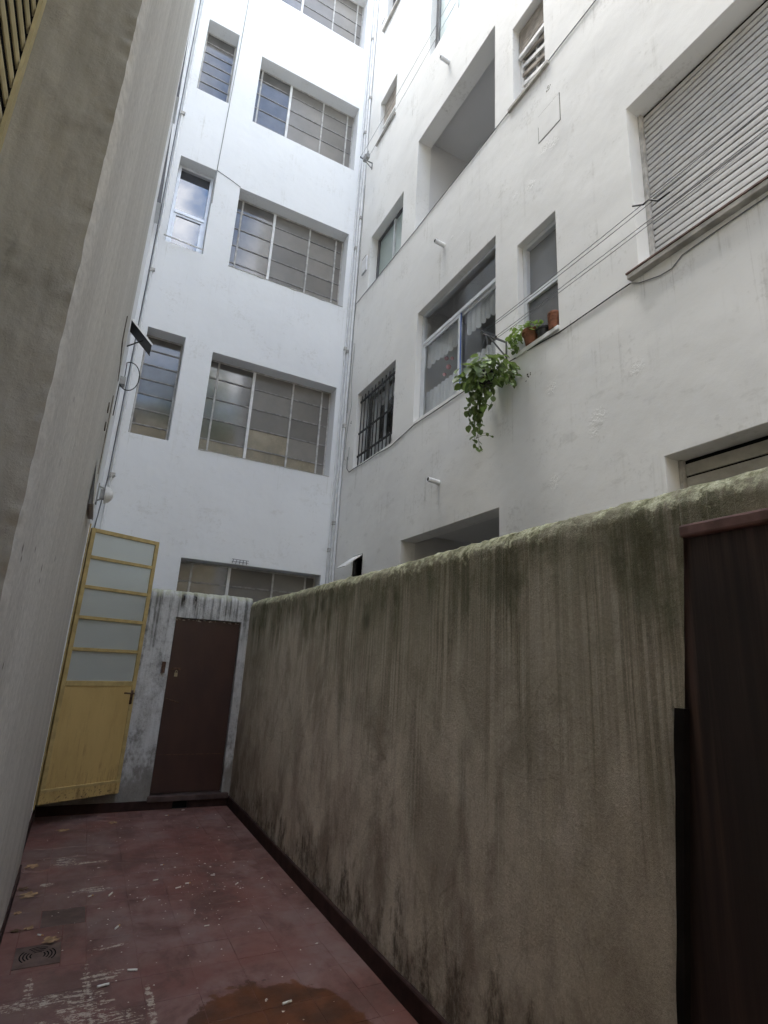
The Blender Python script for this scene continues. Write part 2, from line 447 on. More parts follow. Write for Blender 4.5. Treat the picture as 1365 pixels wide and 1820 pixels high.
b = NB('brown_paint', 0.40, 0.4)
mid = b.noise((5, 5, 2), 1.0, 5, 0.6)
c = b.mix(b.rng(mid, 0.35, 0.7), (0.056, 0.027, 0.022), (0.044, 0.022, 0.019))
c = b.mix(b.rng(b.noise((40, 40, 9), 1.0, 6, 0.7), 0.66, 0.74, 0, 0.35), c, (0.12, 0.07, 0.055))
X, Y, Z = b.sep()
flk = b.mul(b.rng(b.noise((22, 22, 40), 1.0, 5, 0.6), 0.54, 0.58), b.rng(Z, 1.945, 1.96))
c = b.mix(flk, c, (0.55, 0.5, 0.46))
b.color(c)
b.put(b.b.inputs['Roughness'], b.rng(mid, 0.3, 0.7, 0.36, 0.55))
b.normal(b.bump(mid, 0.01, 0.25))
M['brown_paint'] = b.m

b = NB('dark_wood', 0.42, 0.4)
grain = b.noise((9, 34, 0.9), 1.0, 6, 0.65)
wide = b.noise((2, 5, 0.5), 1.0, 4, 0.6, off=(2, 2, 2))
X, Y, Z = b.sep()
c = b.mix(b.rng(grain, 0.35, 0.7), (0.019, 0.013, 0.011), (0.043, 0.027, 0.023))
c = b.mix(b.mul(b.rng(wide, 0.48, 0.68), b.rng(grain, 0.45, 0.65)), c, (0.105, 0.062, 0.048))
c = b.mix(b.mul(b.rng(wide, 0.5, 0.3), 0.6), c, (0.016, 0.013, 0.011))
c = b.mix(b.mul(b.rng(b.math('ADD', Z, b.rng(wide, .3, .7, -.25, .25)), 1.65, 2.05), b.rng(grain, 0.38, 0.62, 0.2, 0.8)), c, (0.100, 0.066, 0.060))
b.color(c)
b.normal(b.bump(grain, 0.004, 0.5))
M['dark_wood'] = b.m
plain('black_wood', (0.012, 0.010, 0.009), 0.8, 0.1, var=0.3)  # near-black wood of the strip beside the dark door
plain('lintel_wood', (0.15, 0.09, 0.08), 0.7, 0.25, var=0.3, vs=14)

# glass
def glass_opaque(name, base, rough, ior=1.6, var=0.2):
    """dusty pane before a dark room; the warm one has a reflection in its colour"""
    b = NB(name, rough, 0.5)
    b.b.inputs['IOR'].default_value = ior
    d = b.noise(scale=4.0, detail=5, rough=0.6)
    e = b.noise(scale=30, detail=5, rough=0.7)
    oi = b.n('ShaderNodeObjectInfo').outputs['Random']
    k = b.mul(b.rng(d, 0.3, 0.7, 1 - var, 1 + var), b.rng(oi, 0, 1, 0.82, 1.18))
    b.color(b.mix(1.0, base, k, 'MULTIPLY'))
    b.put(b.b.inputs['Roughness'], b.rng(e, 0.35, 0.7, rough * 0.92, rough * 1.12 + 0.005))
    b.normal(b.bump(b.noise(scale=6, detail=2), 0.002, 0.12))
    M[name] = b.m
glass_opaque('pane_clear', (0.115, 0.110, 0.104), 0.07, 1.62)
glass_opaque('pane_dull', (0.19, 0.177, 0.158), 0.3, 1.45, 0.09)
glass_opaque('pane_warm_reflection', (0.27, 0.235, 0.17), 0.25, 1.5)  # reflection of the beige house tinted into the pane colour
glass_opaque('pane_modern', (0.025, 0.028, 0.035), 0.015, 2.1, 0.05)
glass_opaque('pane_green', (0.34, 0.40, 0.38), 0.3, 1.45, 0.06)
glass_opaque('pane_grey', (0.25, 0.255, 0.26), 0.3, 1.45, 0.06)
glass_opaque('pane_smoke', (0.13, 0.13, 0.13), 0.15, 1.5)
glass_opaque('pane_pale', (0.55, 0.63, 0.62), 0.15, 1.5, 0.08)

def shader_mix(name, build):
    m = bpy.data.materials.new(name)
    m.use_nodes = True
    t = m.node_tree
    for n in list(t.nodes):
        t.nodes.remove(n)
    o = t.nodes.new('ShaderNodeOutputMaterial')
    t.links.new(build(t), o.inputs['Surface'])
    M[name] = m

def b_thin_glass(t):
    lw = t.nodes.new('ShaderNodeLayerWeight'); lw.inputs['Blend'].default_value = 0.5
    pw = t.nodes.new('ShaderNodeMath'); pw.operation = 'POWER'; pw.inputs[1].default_value = 4.0
    ma = t.nodes.new('ShaderNodeMath'); ma.operation = 'MULTIPLY_ADD'; ma.inputs[1].default_value = 0.6; ma.inputs[2].default_value = 0.02
    t.links.new(lw.outputs['Facing'], pw.inputs[0]); t.links.new(pw.outputs[0], ma.inputs[0])
    tr = t.nodes.new('ShaderNodeBsdfTransparent'); tr.inputs['Color'].default_value = (0.96, 0.97, 0.97, 1)
    gl = t.nodes.new('ShaderNodeBsdfGlossy'); gl.inputs['Roughness'].default_value = 0.02
    mx = t.nodes.new('ShaderNodeMixShader')
    t.links.new(ma.outputs[0], mx.inputs[0]); t.links.new(tr.outputs[0], mx.inputs[1]); t.links.new(gl.outputs[0], mx.inputs[2])
    return mx.outputs[0]
shader_mix('thin_glass', b_thin_glass)

def b_frost(t):
    geo = t.nodes.new('ShaderNodeNewGeometry')
    ns = t.nodes.new('ShaderNodeTexNoise'); ns.inputs['Scale'].default_value = 130
    t.links.new(geo.outputs['Position'], ns.inputs['Vector'])
    bp = t.nodes.new('ShaderNodeBump'); bp.inputs['Distance'].default_value = 0.003; bp.inputs['Strength'].default_value = 0.6
    t.links.new(ns.outputs['Fac'], bp.inputs['Height'])
    df = t.nodes.new('ShaderNodeBsdfDiffuse'); df.inputs['Color'].default_value = (0.84, 0.87, 0.85, 1)
    tl = t.nodes.new('ShaderNodeBsdfTranslucent'); tl.inputs['Color'].default_value = (0.9, 0.93, 0.91, 1)
    gl = t.nodes.new('ShaderNodeBsdfGlossy'); gl.inputs['Roughness'].default_value = 0.28
    t.links.new(bp.outputs[0], gl.inputs['Normal'])
    rf = t.nodes.new('ShaderNodeBsdfRefraction'); rf.inputs['IOR'].default_value = 1.05; rf.inputs['Roughness'].default_value = 0.24
    rf.inputs['Color'].default_value = (0.85, 0.9, 0.87, 1)
    t.links.new(bp.outputs[0], rf.inputs['Normal'])
    m1 = t.nodes.new('ShaderNodeMixShader'); m1.inputs[0].default_value = 0.55
    t.links.new(df.outputs[0], m1.inputs[1]); t.links.new(tl.outputs[0], m1.inputs[2])
    m2 = t.nodes.new('ShaderNodeMixShader'); m2.inputs[0].default_value = 0.30
    t.links.new(m1.outputs[0], m2.inputs[1]); t.links.new(rf.outputs[0], m2.inputs[2])
    m3 = t.nodes.new('ShaderNodeMixShader'); m3.inputs[0].default_value = 0.10
    t.links.new(m2.outputs[0], m3.inputs[1]); t.links.new(gl.outputs[0], m3.inputs[2])
    return m3.outputs[0]
shader_mix('frosted', b_frost)

def b_curtain(t):
    df = t.nodes.new('ShaderNodeBsdfDiffuse'); df.inputs['Color'].default_value = (0.88, 0.89, 0.90, 1)
    tl = t.nodes.new('ShaderNodeBsdfTranslucent'); tl.inputs['Color'].default_value = (0.8, 0.8, 0.8, 1)
    tr = t.nodes.new('ShaderNodeBsdfTransparent')
    m1 = t.nodes.new('ShaderNodeMixShader'); m1.inputs[0].default_value = 0.35
    t.links.new(df.outputs[0], m1.inputs[1]); t.links.new(tl.outputs[0], m1.inputs[2])
    m2 = t.nodes.new('ShaderNodeMixShader'); m2.inputs[0].default_value = 0.05
    t.links.new(m1.outputs[0], m2.inputs[1]); t.links.new(tr.outputs[0], m2.inputs[2])
    return m2.outputs[0]
shader_mix('curtain', b_curtain)

def leaf_mat(name, c1, c2):
    b = NB(name, 0.5, 0.35)
    oi = b.n('ShaderNodeObjectInfo').outputs['Random']
    b.color(b.mix(b.rng(oi, 0, 1), c1, c2))
    tl = b.n('ShaderNodeBsdfTranslucent')
    tl.inputs['Color'].default_value = (c2[0] * 1.6, c2[1] * 1.6, c2[2] * 1.2, 1)
    mx = b.n('ShaderNodeMixShader')
    mx.inputs[0].default_value = 0.25
    b.t.links.new(b.b.outputs[0], mx.inputs[1])
    b.t.links.new(tl.outputs[0], mx.inputs[2])
    b.t.links.new(mx.outputs[0], b.out.inputs['Surface'])
    M[name] = b.m
leaf_mat('leaf_dark', (0.08, 0.13, 0.048), (0.16, 0.22, 0.09))
leaf_mat('leaf_bright', (0.11, 0.20, 0.045), (0.20, 0.29, 0.085))

# ------------------------------------------------------------------ mesh helpers
def tag(o, label=None, cat=None, group=None, kind=None):
    if label: o['label'] = label
    if cat: o['category'] = cat
    if group: o['group'] = group
    if kind: o['kind'] = kind
    return o

def link(name, data, parent=None):
    o = bpy.data.objects.new(name, data)
    col.objects.link(o)
    if parent is not None:
        o.parent = parent
        o.matrix_parent_inverse = parent.matrix_basis.inverted()
    return o

def empty(name, loc=(0, 0, 0)):
    o = link(name, None)
    o.location = loc
    o.empty_display_size = 0.1
    return o

class MB:
    """collects faces, builds one mesh object"""
    def __init__(self):
        self.v, self.f, self.mi = [], [], []
    def quad(self, a, b_, c, d, mi=0):
        k = len(self.v)
        self.v += [tuple(a), tuple(b_), tuple(c), tuple(d)]
        self.f.append((k, k + 1, k + 2, k + 3)); self.mi.append(mi)
    def box(self, x0, x1, y0, y1, z0, z1, mi=0):
        x0, x1 = min(x0, x1), max(x0, x1); y0, y1 = min(y0, y1), max(y0, y1); z0, z1 = min(z0, z1), max(z0, z1)
        k = len(self.v)
        self.v += [(x0, y0, z0), (x1, y0, z0), (x1, y1, z0), (x0, y1, z0), (x0, y0, z1), (x1, y0, z1), (x1, y1, z1), (x0, y1, z1)]
        for q in ((0, 3, 2, 1), (4, 5, 6, 7), (0, 1, 5, 4), (1, 2, 6, 5), (2, 3, 7, 6), (3, 0, 4, 7)):
            self.f.append(tuple(k + i for i in q)); self.mi.append(mi)
    def bar(self, p, q, w, h=None, mi=0, up=(0, 0, 1)):
        """rectangular bar from p to q"""
        h = h or w
        p, q = Vector(p), Vector(q)
        d = (q - p).normalized()
        u = Vector(up)
        if abs(d.dot(u)) > 0.98: u = Vector((0, 1, 0))
        s = d.cross(u).normalized(); t = s.cross(d).normalized()
        k = len(self.v)
        for e in (p, q):
            for a, c in ((-1, -1), (1, -1), (1, 1), (-1, 1)):
                self.v.append(tuple(e + s * (a * w / 2) + t * (c * h / 2)))
        for fq in ((0, 1, 2, 3), (7, 6, 5, 4), (0, 4, 5, 1), (1, 5, 6, 2), (2, 6, 7, 3), (3, 7, 4, 0)):
            self.f.append(tuple(k + i for i in fq)); self.mi.append(mi)
    def tube(self, pts, r, n=6, mi=0, cap=True):
        pts = [Vector(p) for p in pts]
        rad = r if isinstance(r, (list, tuple)) else [r] * len(pts)
        k = len(self.v)
        s_prev = None
        for i, p in enumerate(pts):
            d = (pts[min(i + 1, len(pts) - 1)] - pts[max(i - 1, 0)]).normalized()
            if s_prev is None:
                u = Vector((0, 0, 1)) if abs(d.z) < 0.9 else Vector((1, 0, 0))
                s = d.cross(u).normalized()
            else:
                s = (s_prev - d * s_prev.dot(d)).normalized()
            s_prev = s
            t = d.cross(s)
            for j in range(n):
                a = 2 * math.pi * j / n
                self.v.append(tuple(p + s * (math.cos(a) * rad[i]) + t * (math.sin(a) * rad[i])))
        for i in range(len(pts) - 1):
            for j in range(n):
                a, c = k + i * n + j, k + i * n + (j + 1) % n
                self.f.append((a, c, c + n, a + n)); self.mi.append(mi)
        if cap:
            self.f.append(tuple(k + j for j in reversed(range(n)))); self.mi.append(mi)
            e = k + (len(pts) - 1) * n
            self.f.append(tuple(e + j for j in range(n))); self.mi.append(mi)
    def lathe(self, prof, n=16, c=(0, 0, 0), mi=0):
        k = len(self.v)
        for (r, z) in prof:
            for j in range(n):
                a = 2 * math.pi * j / n
                self.v.append((c[0] + r * math.cos(a), c[1] + r * math.sin(a), c[2] + z))
        for i in range(len(prof) - 1):
            for j in range(n):
                a, d = k + i * n + j, k + i * n + (j + 1) % n
                self.f.append((a, d, d + n, a + n)); self.mi.append(mi)
    def mesh(self, name, mats, smooth=False):
        me = bpy.data.meshes.new(name)
        me.from_pydata(self.v, [], self.f)
        for m in (mats if isinstance(mats, (list, tuple)) else [mats]):
            me.materials.append(M[m])
        me.polygons.foreach_set('material_index', self.mi)
        if smooth:
            me.polygons.foreach_set('use_smooth', [True] * len(me.polygons))
        me.update()
        return me
    def build(self, name, mats, parent=None, smooth=False, bevel=0.0):
        o = link(name, self.mesh(name, mats, smooth), parent)
        if bevel:
            add_bevel(o, bevel)
        return o

def add_bevel(o, w, seg=2, angle=35):
    md = o.modifiers.new('bevel', 'BEVEL')
    md.width = w; md.segments = seg; md.limit_method = 'ANGLE'; md.angle_limit = R(angle)
    return md

def box(name, mat, parent, x0, x1, y0, y1, z0, z1, bevel=0.0):
    m = MB(); m.box(x0, x1, y0, y1, z0, z1)
    return m.build(name, mat, parent, bevel=bevel)

def tube(name, mat, parent, pts, r, n=6):
    m = MB(); m.tube(pts, r, n)
    return m.build(name, mat, parent, smooth=True)

# wall frames: (u along the wall, d into the wall, z) -> world
Y_END, X_SIDE, X_LEFT = 7.60, 3.04, -0.155
def map_end(u, d, z): return (u, Y_END + d, z)
def map_side(u, d, z): return (X_SIDE + d, u, z)
def map_left(u, d, z): return (X_LEFT - d, u, z)

def wbox(mb, mp, u0, u1, d0, d1, z0, z1, mi=0):
    a, c = mp(u0, d0, z0), mp(u1, d1, z1)
    mb.box(a[0], c[0], a[1], c[1], a[2], c[2], mi)

def part(name, mat, parent, mp, u0, u1, d0, d1, z0, z1, bevel=0.0):
    mb = MB(); wbox(mb, mp, u0, u1, d0, d1, z0, z1)
    return mb.build(name, mat, parent, bevel=bevel)

def wall_sheet(name, mat, parent, mp, u0, u1, z0, z1, holes, bevel=0.012, step=1.2):
    """a wall face with openings and their reveals as one mesh with shared vertices; holes: (u0,u1,z0,z1,depth)"""
    us = sorted(set([u0, u1] + [h[0] for h in holes] + [h[1] for h in holes]))
    zs = sorted(set([z0, z1] + [h[2] for h in holes] + [h[3] for h in holes]))
    us = [u for u in us if u0 <= u <= u1]; zs = [z for z in zs if z0 <= z <= z1]
    vid, verts, faces = {}, [], []
    def V(u, d, z):
        k = (round(u, 4), round(d, 4), round(z, 4))
        if k not in vid:
            vid[k] = len(verts); verts.append(mp(u, d, z))
        return vid[k]
    def inside(u, z):
        for h in holes:
            if h[0] < u < h[1] and h[2] < z < h[3]:
                return h
        return None
    for i in range(len(us) - 1):
        for j in range(len(zs) - 1):
            if inside((us[i] + us[i + 1]) / 2, (zs[j] + zs[j + 1]) / 2) is None:
                faces.append((V(us[i], 0, zs[j]), V(us[i + 1], 0, zs[j]), V(us[i + 1], 0, zs[j + 1]), V(us[i], 0, zs[j + 1])))
    for h in holes:
        hu = [u for u in us if h[0] <= u <= h[1]]; hz = [z for z in zs if h[2] <= z <= h[3]]
        for a, c in zip(hu, hu[1:]):
            for z in (h[2], h[3]):
                if z0 < z < z1 or True:
                    faces.append((V(a, 0, z), V(c, 0, z), V(c, h[4], z), V(a, h[4], z)))
        for a, c in zip(hz, hz[1:]):
            for u in (h[0], h[1]):
                faces.append((V(u, 0, a), V(u, 0, c), V(u, h[4], c), V(u, h[4], a)))
    me = bpy.data.meshes.new(name)
    me.from_pydata(verts, [], faces)
    me.materials.append(M[mat])
    import bmesh
    bm = bmesh.new(); bm.from_mesh(me)
    bmesh.ops.recalc_face_normals(bm, faces=bm.faces)
    bm.to_mesh(me); bm.free()
    o = link(name, me, parent)
    add_bevel(o, bevel, 2, 40)
    return o

def room(name, mat, parent, mp, u0, u1, d0, d1, z0, z1):
    """closed box behind an opening, open towards it"""
    mb = MB()
    t = 0.03
    d0 = 0.004
    wbox(mb, mp, u0 - t, u1 + t, d1, d1 + t, z0 - t, z1 + t)
    wbox(mb, mp, u0 - t, u0, d0, d1, z0, z1)
    wbox(mb, mp, u1, u1 + t, d0, d1, z0, z1)
    wbox(mb, mp, u0 - t, u1 + t, d0, d1, z0 - t, z0)
    wbox(mb, mp, u0 - t, u1 + t, d0, d1, z1, z1 + t)
    return mb.build(name, mat, parent)

def pane(parent, mp, u0, u1, d, z0, z1, mat, tilt=0.004):
    """one sheet of glass, very slightly out of true"""
    mb = MB()
    w = [random.uniform(-tilt, tilt) for _ in range(2)]
    du, dz = w[0] * (u1 - u0), w[1] * (z1 - z0)
    th = 0.004
    c = [(u0, d, z0), (u1, d + du, z0), (u1, d + du + dz, z1), (u0, d + dz, z1)]
    k = [mp(*p) for p in c] + [mp(p[0], p[1] + th, p[2]) for p in c]
    mb.v = k
    mb.f = [(0, 1, 2, 3), (7, 6, 5, 4), (0, 4, 5, 1), (1, 5, 6, 2), (2, 6, 7, 3), (3, 7, 4, 0)]
    mb.mi = [0] * 6
    if mp is not map_end:
        mb.f = [tuple(reversed(q)) for q in mb.f]
    return mb.build('pane', mat, parent)

def frame_mesh(mp, u0, u1, d0, d1, z0, z1, w):
    mb = MB()
    wbox(mb, mp, u0, u0 + w, d0, d1, z0, z1)
    wbox(mb, mp, u1 - w, u1, d0, d1, z0, z1)
    wbox(mb, mp, u0 + w, u1 - w, d0, d1, z1 - w, z1)
    wbox(mb, mp, u0 + w, u1 - w, d0, d1, z0, z0 + w)
    return mb

def steel_window(parent, mp, u0, u1, z0, z1, d, cols, rows, main=None, mats=None, bar_mat='steel_frame'):
    """steel casement: outer frame > panes, vertical and horizontal bars"""
    g = 0.004
    win = frame_mesh(mp, u0 + g, u1 - g, d, d + 0.035, z0 + g, z1 - g, 0.022).build('window', bar_mat, parent)
    cu = [u0 + 0.024] + list(cols) + [u1 - 0.024]
    rz = [z0 + 0.024] + list(rows) + [z1 - 0.024]
    for i, u in enumerate(cols):
        w = 0.040 if i == main else 0.026
        part('mullion', 'steel_white' if i == main else bar_mat, win, mp, u - w / 2, u + w / 2, d - (0.012 if i == main else 0.002), d + 0.024, z0 + 0.026, z1 - 0.026)
    for z in rows:
        for i in range(len(cu) - 1):
            a = cu[i] + (0.0205 if i and i - 1 == main else 0.0135 if i else 0.002)
            c = cu[i + 1] - (0.0205 if i == main else 0.0135 if i < len(cu) - 2 else 0.002)
            part('glazing_bar', 'steel_bar', win, mp, a, c, d + 0.001, d + 0.02, z - 0.0105, z + 0.0105)
    for i in range(len(cu) - 1):
        for j in range(len(rz) - 1):
            mt = mats(i, j) if mats else 'pane_dull'
            pane(win, mp, cu[i] + 0.002, cu[i + 1] - 0.002, d + 0.011, rz[j] + 0.002, rz[j + 1] - 0.002, mt)
    return win

# ------------------------------------------------------------------ ground and courtyard floor
g = MB(); g.quad((-400, -400, -0.08), (400, -400, -0.08), (400, 400, -0.08), (-400, 400, -0.08))
tag(g.build('ground', 'ground'), kind='structure')
floor = box('courtyard_floor', 'joint', None, -0.60, 1.66, -6.0, 6.72, -0.06, -0.0022)
tag(floor, kind='structure')
TW = 0.2475
xs = [0.03 + TW * k for k in range(-3, 7)]
ys = [4.22 + TW * k for k in range(-17, 11)]
tile_cache = {}
for x in xs:
    for y in ys:
        x0, x1 = max(x, -0.59), min(x + TW, 1.658)
        y0, y1 = y, min(y + TW, 6.715)
        if x1 - x0 < 0.03 or y1 - y0 < 0.03 or x0 > 1.64:
            continue
        # the drain and the inspection lid take up these places
        if abs(x - 0.03) < 0.01 and abs(y - 4.22) < 0.01:
            continue
        if x < 0.16 and x1 > -0.06 and y < 4.0 and y1 > 3.77:
            continue
        w, h = round(x1 - x0 - 0.0016, 4), round(y1 - y0 - 0.0016, 4)
        key = (w, h)
        if key not in tile_cache:
            mb = MB()
            e = 0.0012
            mb.v = [(-w/2, -h/2, -0.02), (w/2, -h/2, -0.02), (w/2, h/2, -0.02), (-w/2, h/2, -0.02),
                    (-w/2, -h/2, -0.0012), (w/2, -h/2, -0.0012), (w/2, h/2, -0.0012), (-w/2, h/2, -0.0025),
                    (-w/2+e, -h/2+e, 0), (w/2-e, -h/2+e, 0), (w/2-e, h/2-e, 0), (-w/2+e, h/2-e, 0)]
            mb.f = [(0,1,5,4),(1,2,6,5),(2,3,7,6),(3,0,4,7),(4,5,9,8),(5,6,10,9),(6,7,11,10),(7,4,8,11),(8,9,10,11)]
            mb.mi = [0] * 9
            tile_cache[key] = mb.mesh('floor_tile', 'red_tile')
        o = link('floor_tile', tile_cache[key], floor)
        o.location = ((x0 + x1) / 2, (y0 + y1) / 2, random.uniform(-0.0010, 0.0006))
        o.rotation_euler = (random.uniform(-.002, .002), random.uniform(-.002, .002), 0)
# cut-down tiles round the drain
for (x0, x1, y0, y1) in [(-0.59, -0.465, 3.725, 4.22), (-0.465, -0.0655, 3.725, 4.22), (0.157, 0.2775, 3.725, 4.22), (-0.0625, 0.154, 4.003, 4.22), (-0.0625, 0.154, 3.725, 3.767)]:
    mb = MB(); mb.box(x0 + .0015, x1 - .0015, y0 + .0015, y1 - .0015, -0.02, -0.0004)
    mb.build('floor_tile', 'red_tile', floor)

# inspection lid and drain grating
lid = box('inspection_lid', 'lid_tile', None, 0.0345, 0.2725, 4.2245, 4.4615, -0.02, -0.0008, 0.003)
tag(lid, 'square dull brown inspection lid set flush in the red floor', 'floor lid')
tag_frame = MB()
drain = empty('floor_drain', (0.045, 3.885, 0))
tag(drain, 'square cast floor drain with curved slots beside the grey left wall', 'floor drain')
box('pit', 'void', drain, -0.060, 0.152, 3.770, 4.000, -0.0018, -0.0008)
fr = MB()
for (a, c, d, e) in [(-0.0625, 0.154, 3.768, 3.782), (-0.0625, 0.154, 3.988, 4.002), (-0.0625, -0.049, 3.782, 3.988), (0.140, 0.154, 3.782, 3.988)]:
    fr.box(a, c, d, e, -0.004, 0.002)
fr.build('frame', 'drain_iron', drain)
pl = MB(); pl.box(-0.0495, 0.1405, 3.7815, 3.9885, -0.0005, 0.0012); pl.build('plate', 'drain_iron', drain)
for k, rad in enumerate((0.034, 0.050, 0.066, 0.082)):
    for (a0, a1) in ((-38, 38), (142, 218), (58, 122)):
        mb = MB(); pts = []
        for i in range(9):
            a = R(a0 + (a1 - a0) * i / 8)
            pts.append((0.0455 + rad * 1.02 * math.cos(a), 3.885 + rad * 1.1 * math.sin(a), 0.0012))
        for p, q in zip(pts, pts[1:]):
            mb.bar(p, q, 0.0068, 0.0008)
        mb.build('slot', 'void', drain)

# ------------------------------------------------------------------ facade across the end of the yard
end = empty('apartment_facade', (1.5, Y_END, 0))
tag(end, 'white facade across the end of the yard with big steel grid windows', 'building')
D = 0.22
TOP = 17.5
wide = [(0.90, 2.865, 1.30, 2.80), (0.90, 2.865, 4.34, 5.86), (0.935, 2.85, 7.37, 8.855), (0.965, 2.845, 10.26, 11.73), (0.975, 2.845, 13.25, 14.7)]
narrow = [(0.0, 0.505, 4.365, 5.96), (0.0, 0.54, 7.41, 8.985), (0.04, 0.548, 10.385, 11.92), (0.06, 0.56, 13.35, 14.9)]
wall_sheet('wall', 'paint_end', end, map_end, -0.30, 3.04, -0.05, TOP, [(*h, D + 0.05) for h in wide + narrow])

def mats_wide(k):
    def f(i, j):
        if i < 2: return 'pane_warm_reflection' if k == 1 and j == 0 else 'pane_clear'
        if k == 1 and j < 2: return 'pane_warm_reflection' if i == 2 or random.random() < 0.3 else 'pane_dull'
        return 'pane_dull'
    return f
for k, (u0, u1, z0, z1) in enumerate(wide):
    cols = [1.045, 1.585, 2.22, 2.71] if k else [1.08, 1.585, 2.22, 2.71]
    rows = [z0 + 0.25 + 0.325 * i for i in range(4)]
    w = steel_window(end, map_end, u0, u1, z0, z1, D, cols, rows, 1, mats_wide(k))
for k, (u0, u1, z0, z1) in enumerate(narrow):
    if k == 1:
        continue
    n = 6
    rows = [z0 + (z1 - z0) * (i + 1) / (n + 1) for i in range(n)]
    steel_window(end, map_end, u0, u1, z0, z1, D, [], rows, None, lambda i, j: 'pane_clear' if random.random() < 0.8 else 'pane_smoke')
# the modern sash window
u0, u1, z0, z1 = narrow[1]
win = frame_mesh(map_end, u0 + .004, u1 - .004, D - 0.04, D + 0.03, z0 + .004, z1 - .004, 0.045).build('window', 'aluminium', end)
win['label'] = 'newer two-pane aluminium window reflecting the blue sky'
part('transom', 'aluminium', win, map_end, u0 + .05, u1 - .05, D - 0.045, D + 0.02, 8.10, 8.15)
sash = frame_mesh(map_end, u0 + .05, u1 - .05, D - 0.03, D + 0.0, z0 + .05, 8.099, 0.035).build('sash', 'aluminium', win)
pane(win, map_end, u0 + .05, u1 - .05, D + .012, 8.151, z1 - .05, 'pane_modern', 0.002)
pane(win, map_end, u0 + .086, u1 - .086, D - .012, z0 + .086, 8.063, 'pane_modern', 0.002)
gr = MB(); gr.tube([map_end(-0.03, -0.04, 7.47), map_end(0.545, -0.04, 7.45)], 0.011, 8)
gr.build('guard_rail', 'steel_white', win, smooth=True)
box('inner_panel', 'room_dark', end, -0.30, 3.04, Y_END + 0.30, Y_END + 0.34, -0.05, TOP)  # sheet added behind the windows to block light leaking round the frames
# rotten sills: ragged flaking lips under the two big windows
for (u0, u1, z) in [(0.93, 2.85, 7.37), (0.9, 2.865, 4.34)]:
    mb = MB(); n = 60
    for i in range(n):
        a, c = u0 + (u1 - u0) * i / n, u0 + (u1 - u0) * (i + 1) / n
        h = 0.006 + 0.022 * max(0, noise.noise(Vector((a * 6, z, 0)))) 
        wbox(mb, map_end, a, c - 0.0005, -0.006 - 0.004 * random.random(), 0.004, z - h, z - 0.0005)
    mb.build('sill_edge', 'sill_stone', end)

# ------------------------------------------------------------------ long facade on the right
side = empty('apartment_facade', (X_SIDE, 3.0, 0))
tag(side, 'long grey-white side facade with loggias, roller shutters and potted plants', 'building')
HOLES = {
    'loggia_low': (3.74, 5.53, 0.9, 2.995, 0.20), 'vent': (6.56, 6.87, 2.42, 3.00, 0.25),
    'barred': (5.90, 7.12, 4.36, 5.575, 0.20), 'kitchen': (3.79, 5.36, 4.44, 5.96, 0.16), 'sash': (2.955, 3.46, 4.40, 5.58, 0.16),
    'shutter': (0.10, 2.177, 4.42, 5.91, 0.20), 'shutter_low': (0.70, 2.108, 1.0, 2.962, 0.20),
    'frosted': (5.94, 7.03, 7.42, 8.43, 0.22), 'loggia_high': (3.80, 5.555, 7.40, 8.985, 0.22), 'blind_tall': (3.02, 3.49, 7.39, 8.50, 0.20),
    'blind_small': (6.42, 7.04, 10.45, 11.36, 0.20), 'glazed': (3.6, 5.35, 10.36, 12.2, 0.22), 'bath': (6.35, 7.06, 13.27, 14.3, 0.20),
    'far_sash': (3.02, 3.5, 10.4, 11.5, 0.2), 'far_shutter': (0.1, 2.17, 7.42, 8.9, 0.2),
}
wall_sheet('wall', 'paint_side', side, map_side, -1.2, Y_END, -0.05, TOP, list(HOLES.values()))
part('end_wall', 'paint_side', side, map_side, -1.35, -1.2, 0.0, 6.0, -0.05, TOP)

def loggia(h, extra=1.5):
    u0, u1, z0, z1, d = HOLES[h]
    return room('loggia', 'loggia', side, map_side, u0 - 0.18, u1 + 0.02, d + 0.001, d + extra, z0 - 0.02, z1 + 0.12)
loggia('loggia_low'); lg = loggia('loggia_high')
# lowest loggia has a dark inner door panel
part('inner_door', 'room_dark', side, map_side, 3.9, 4.8, 1.55, 1.60, 0.9, 2.9)

# small top-hung vent
u0, u1, z0, z1, d = HOLES['vent']
room('room', 'void', side, map_side, u0, u1, d, d + 0.4, z0, z1)
flap = MB()
hy = z1 - 0.02
a = R(52)
for (u, L) in [(u0 + 0.02, 0.25)]:
    p0, p1 = map_side(u0 + .01, 0.0, hy), map_side(u1 - .01, 0.0, hy)
    q0, q1 = map_side(u0 + .01, -math.sin(a) * 0.30, hy - math.cos(a) * 0.30), map_side(u1 - .01, -math.sin(a) * 0.30, hy - math.cos(a) * 0.30)
    n = Vector((-math.cos(a), 0, math.sin(a))) * 0.012
    for A_, B_, C_, D_ in [(p0, p1, q1, q0)]:
        v = [Vector(x) for x in (A_, B_, C_, D_)]
        flap.v = [tuple(x) for x in v] + [tuple(x + n) for x in v]
        flap.f = [(0, 1, 2, 3), (7, 6, 5, 4), (0, 4, 5, 1), (1, 5, 6, 2), (2, 6, 7, 3), (3, 7, 4, 0)]
        flap.mi = [0] * 6
vw = frame_mesh(map_side, u0 + .002, u1 - .002, 0.02, 0.05, z0 + .002, z1 - .002, 0.02).build('window', 'alu_dark', side)
flap.build('flap', 'plastic_white', vw)

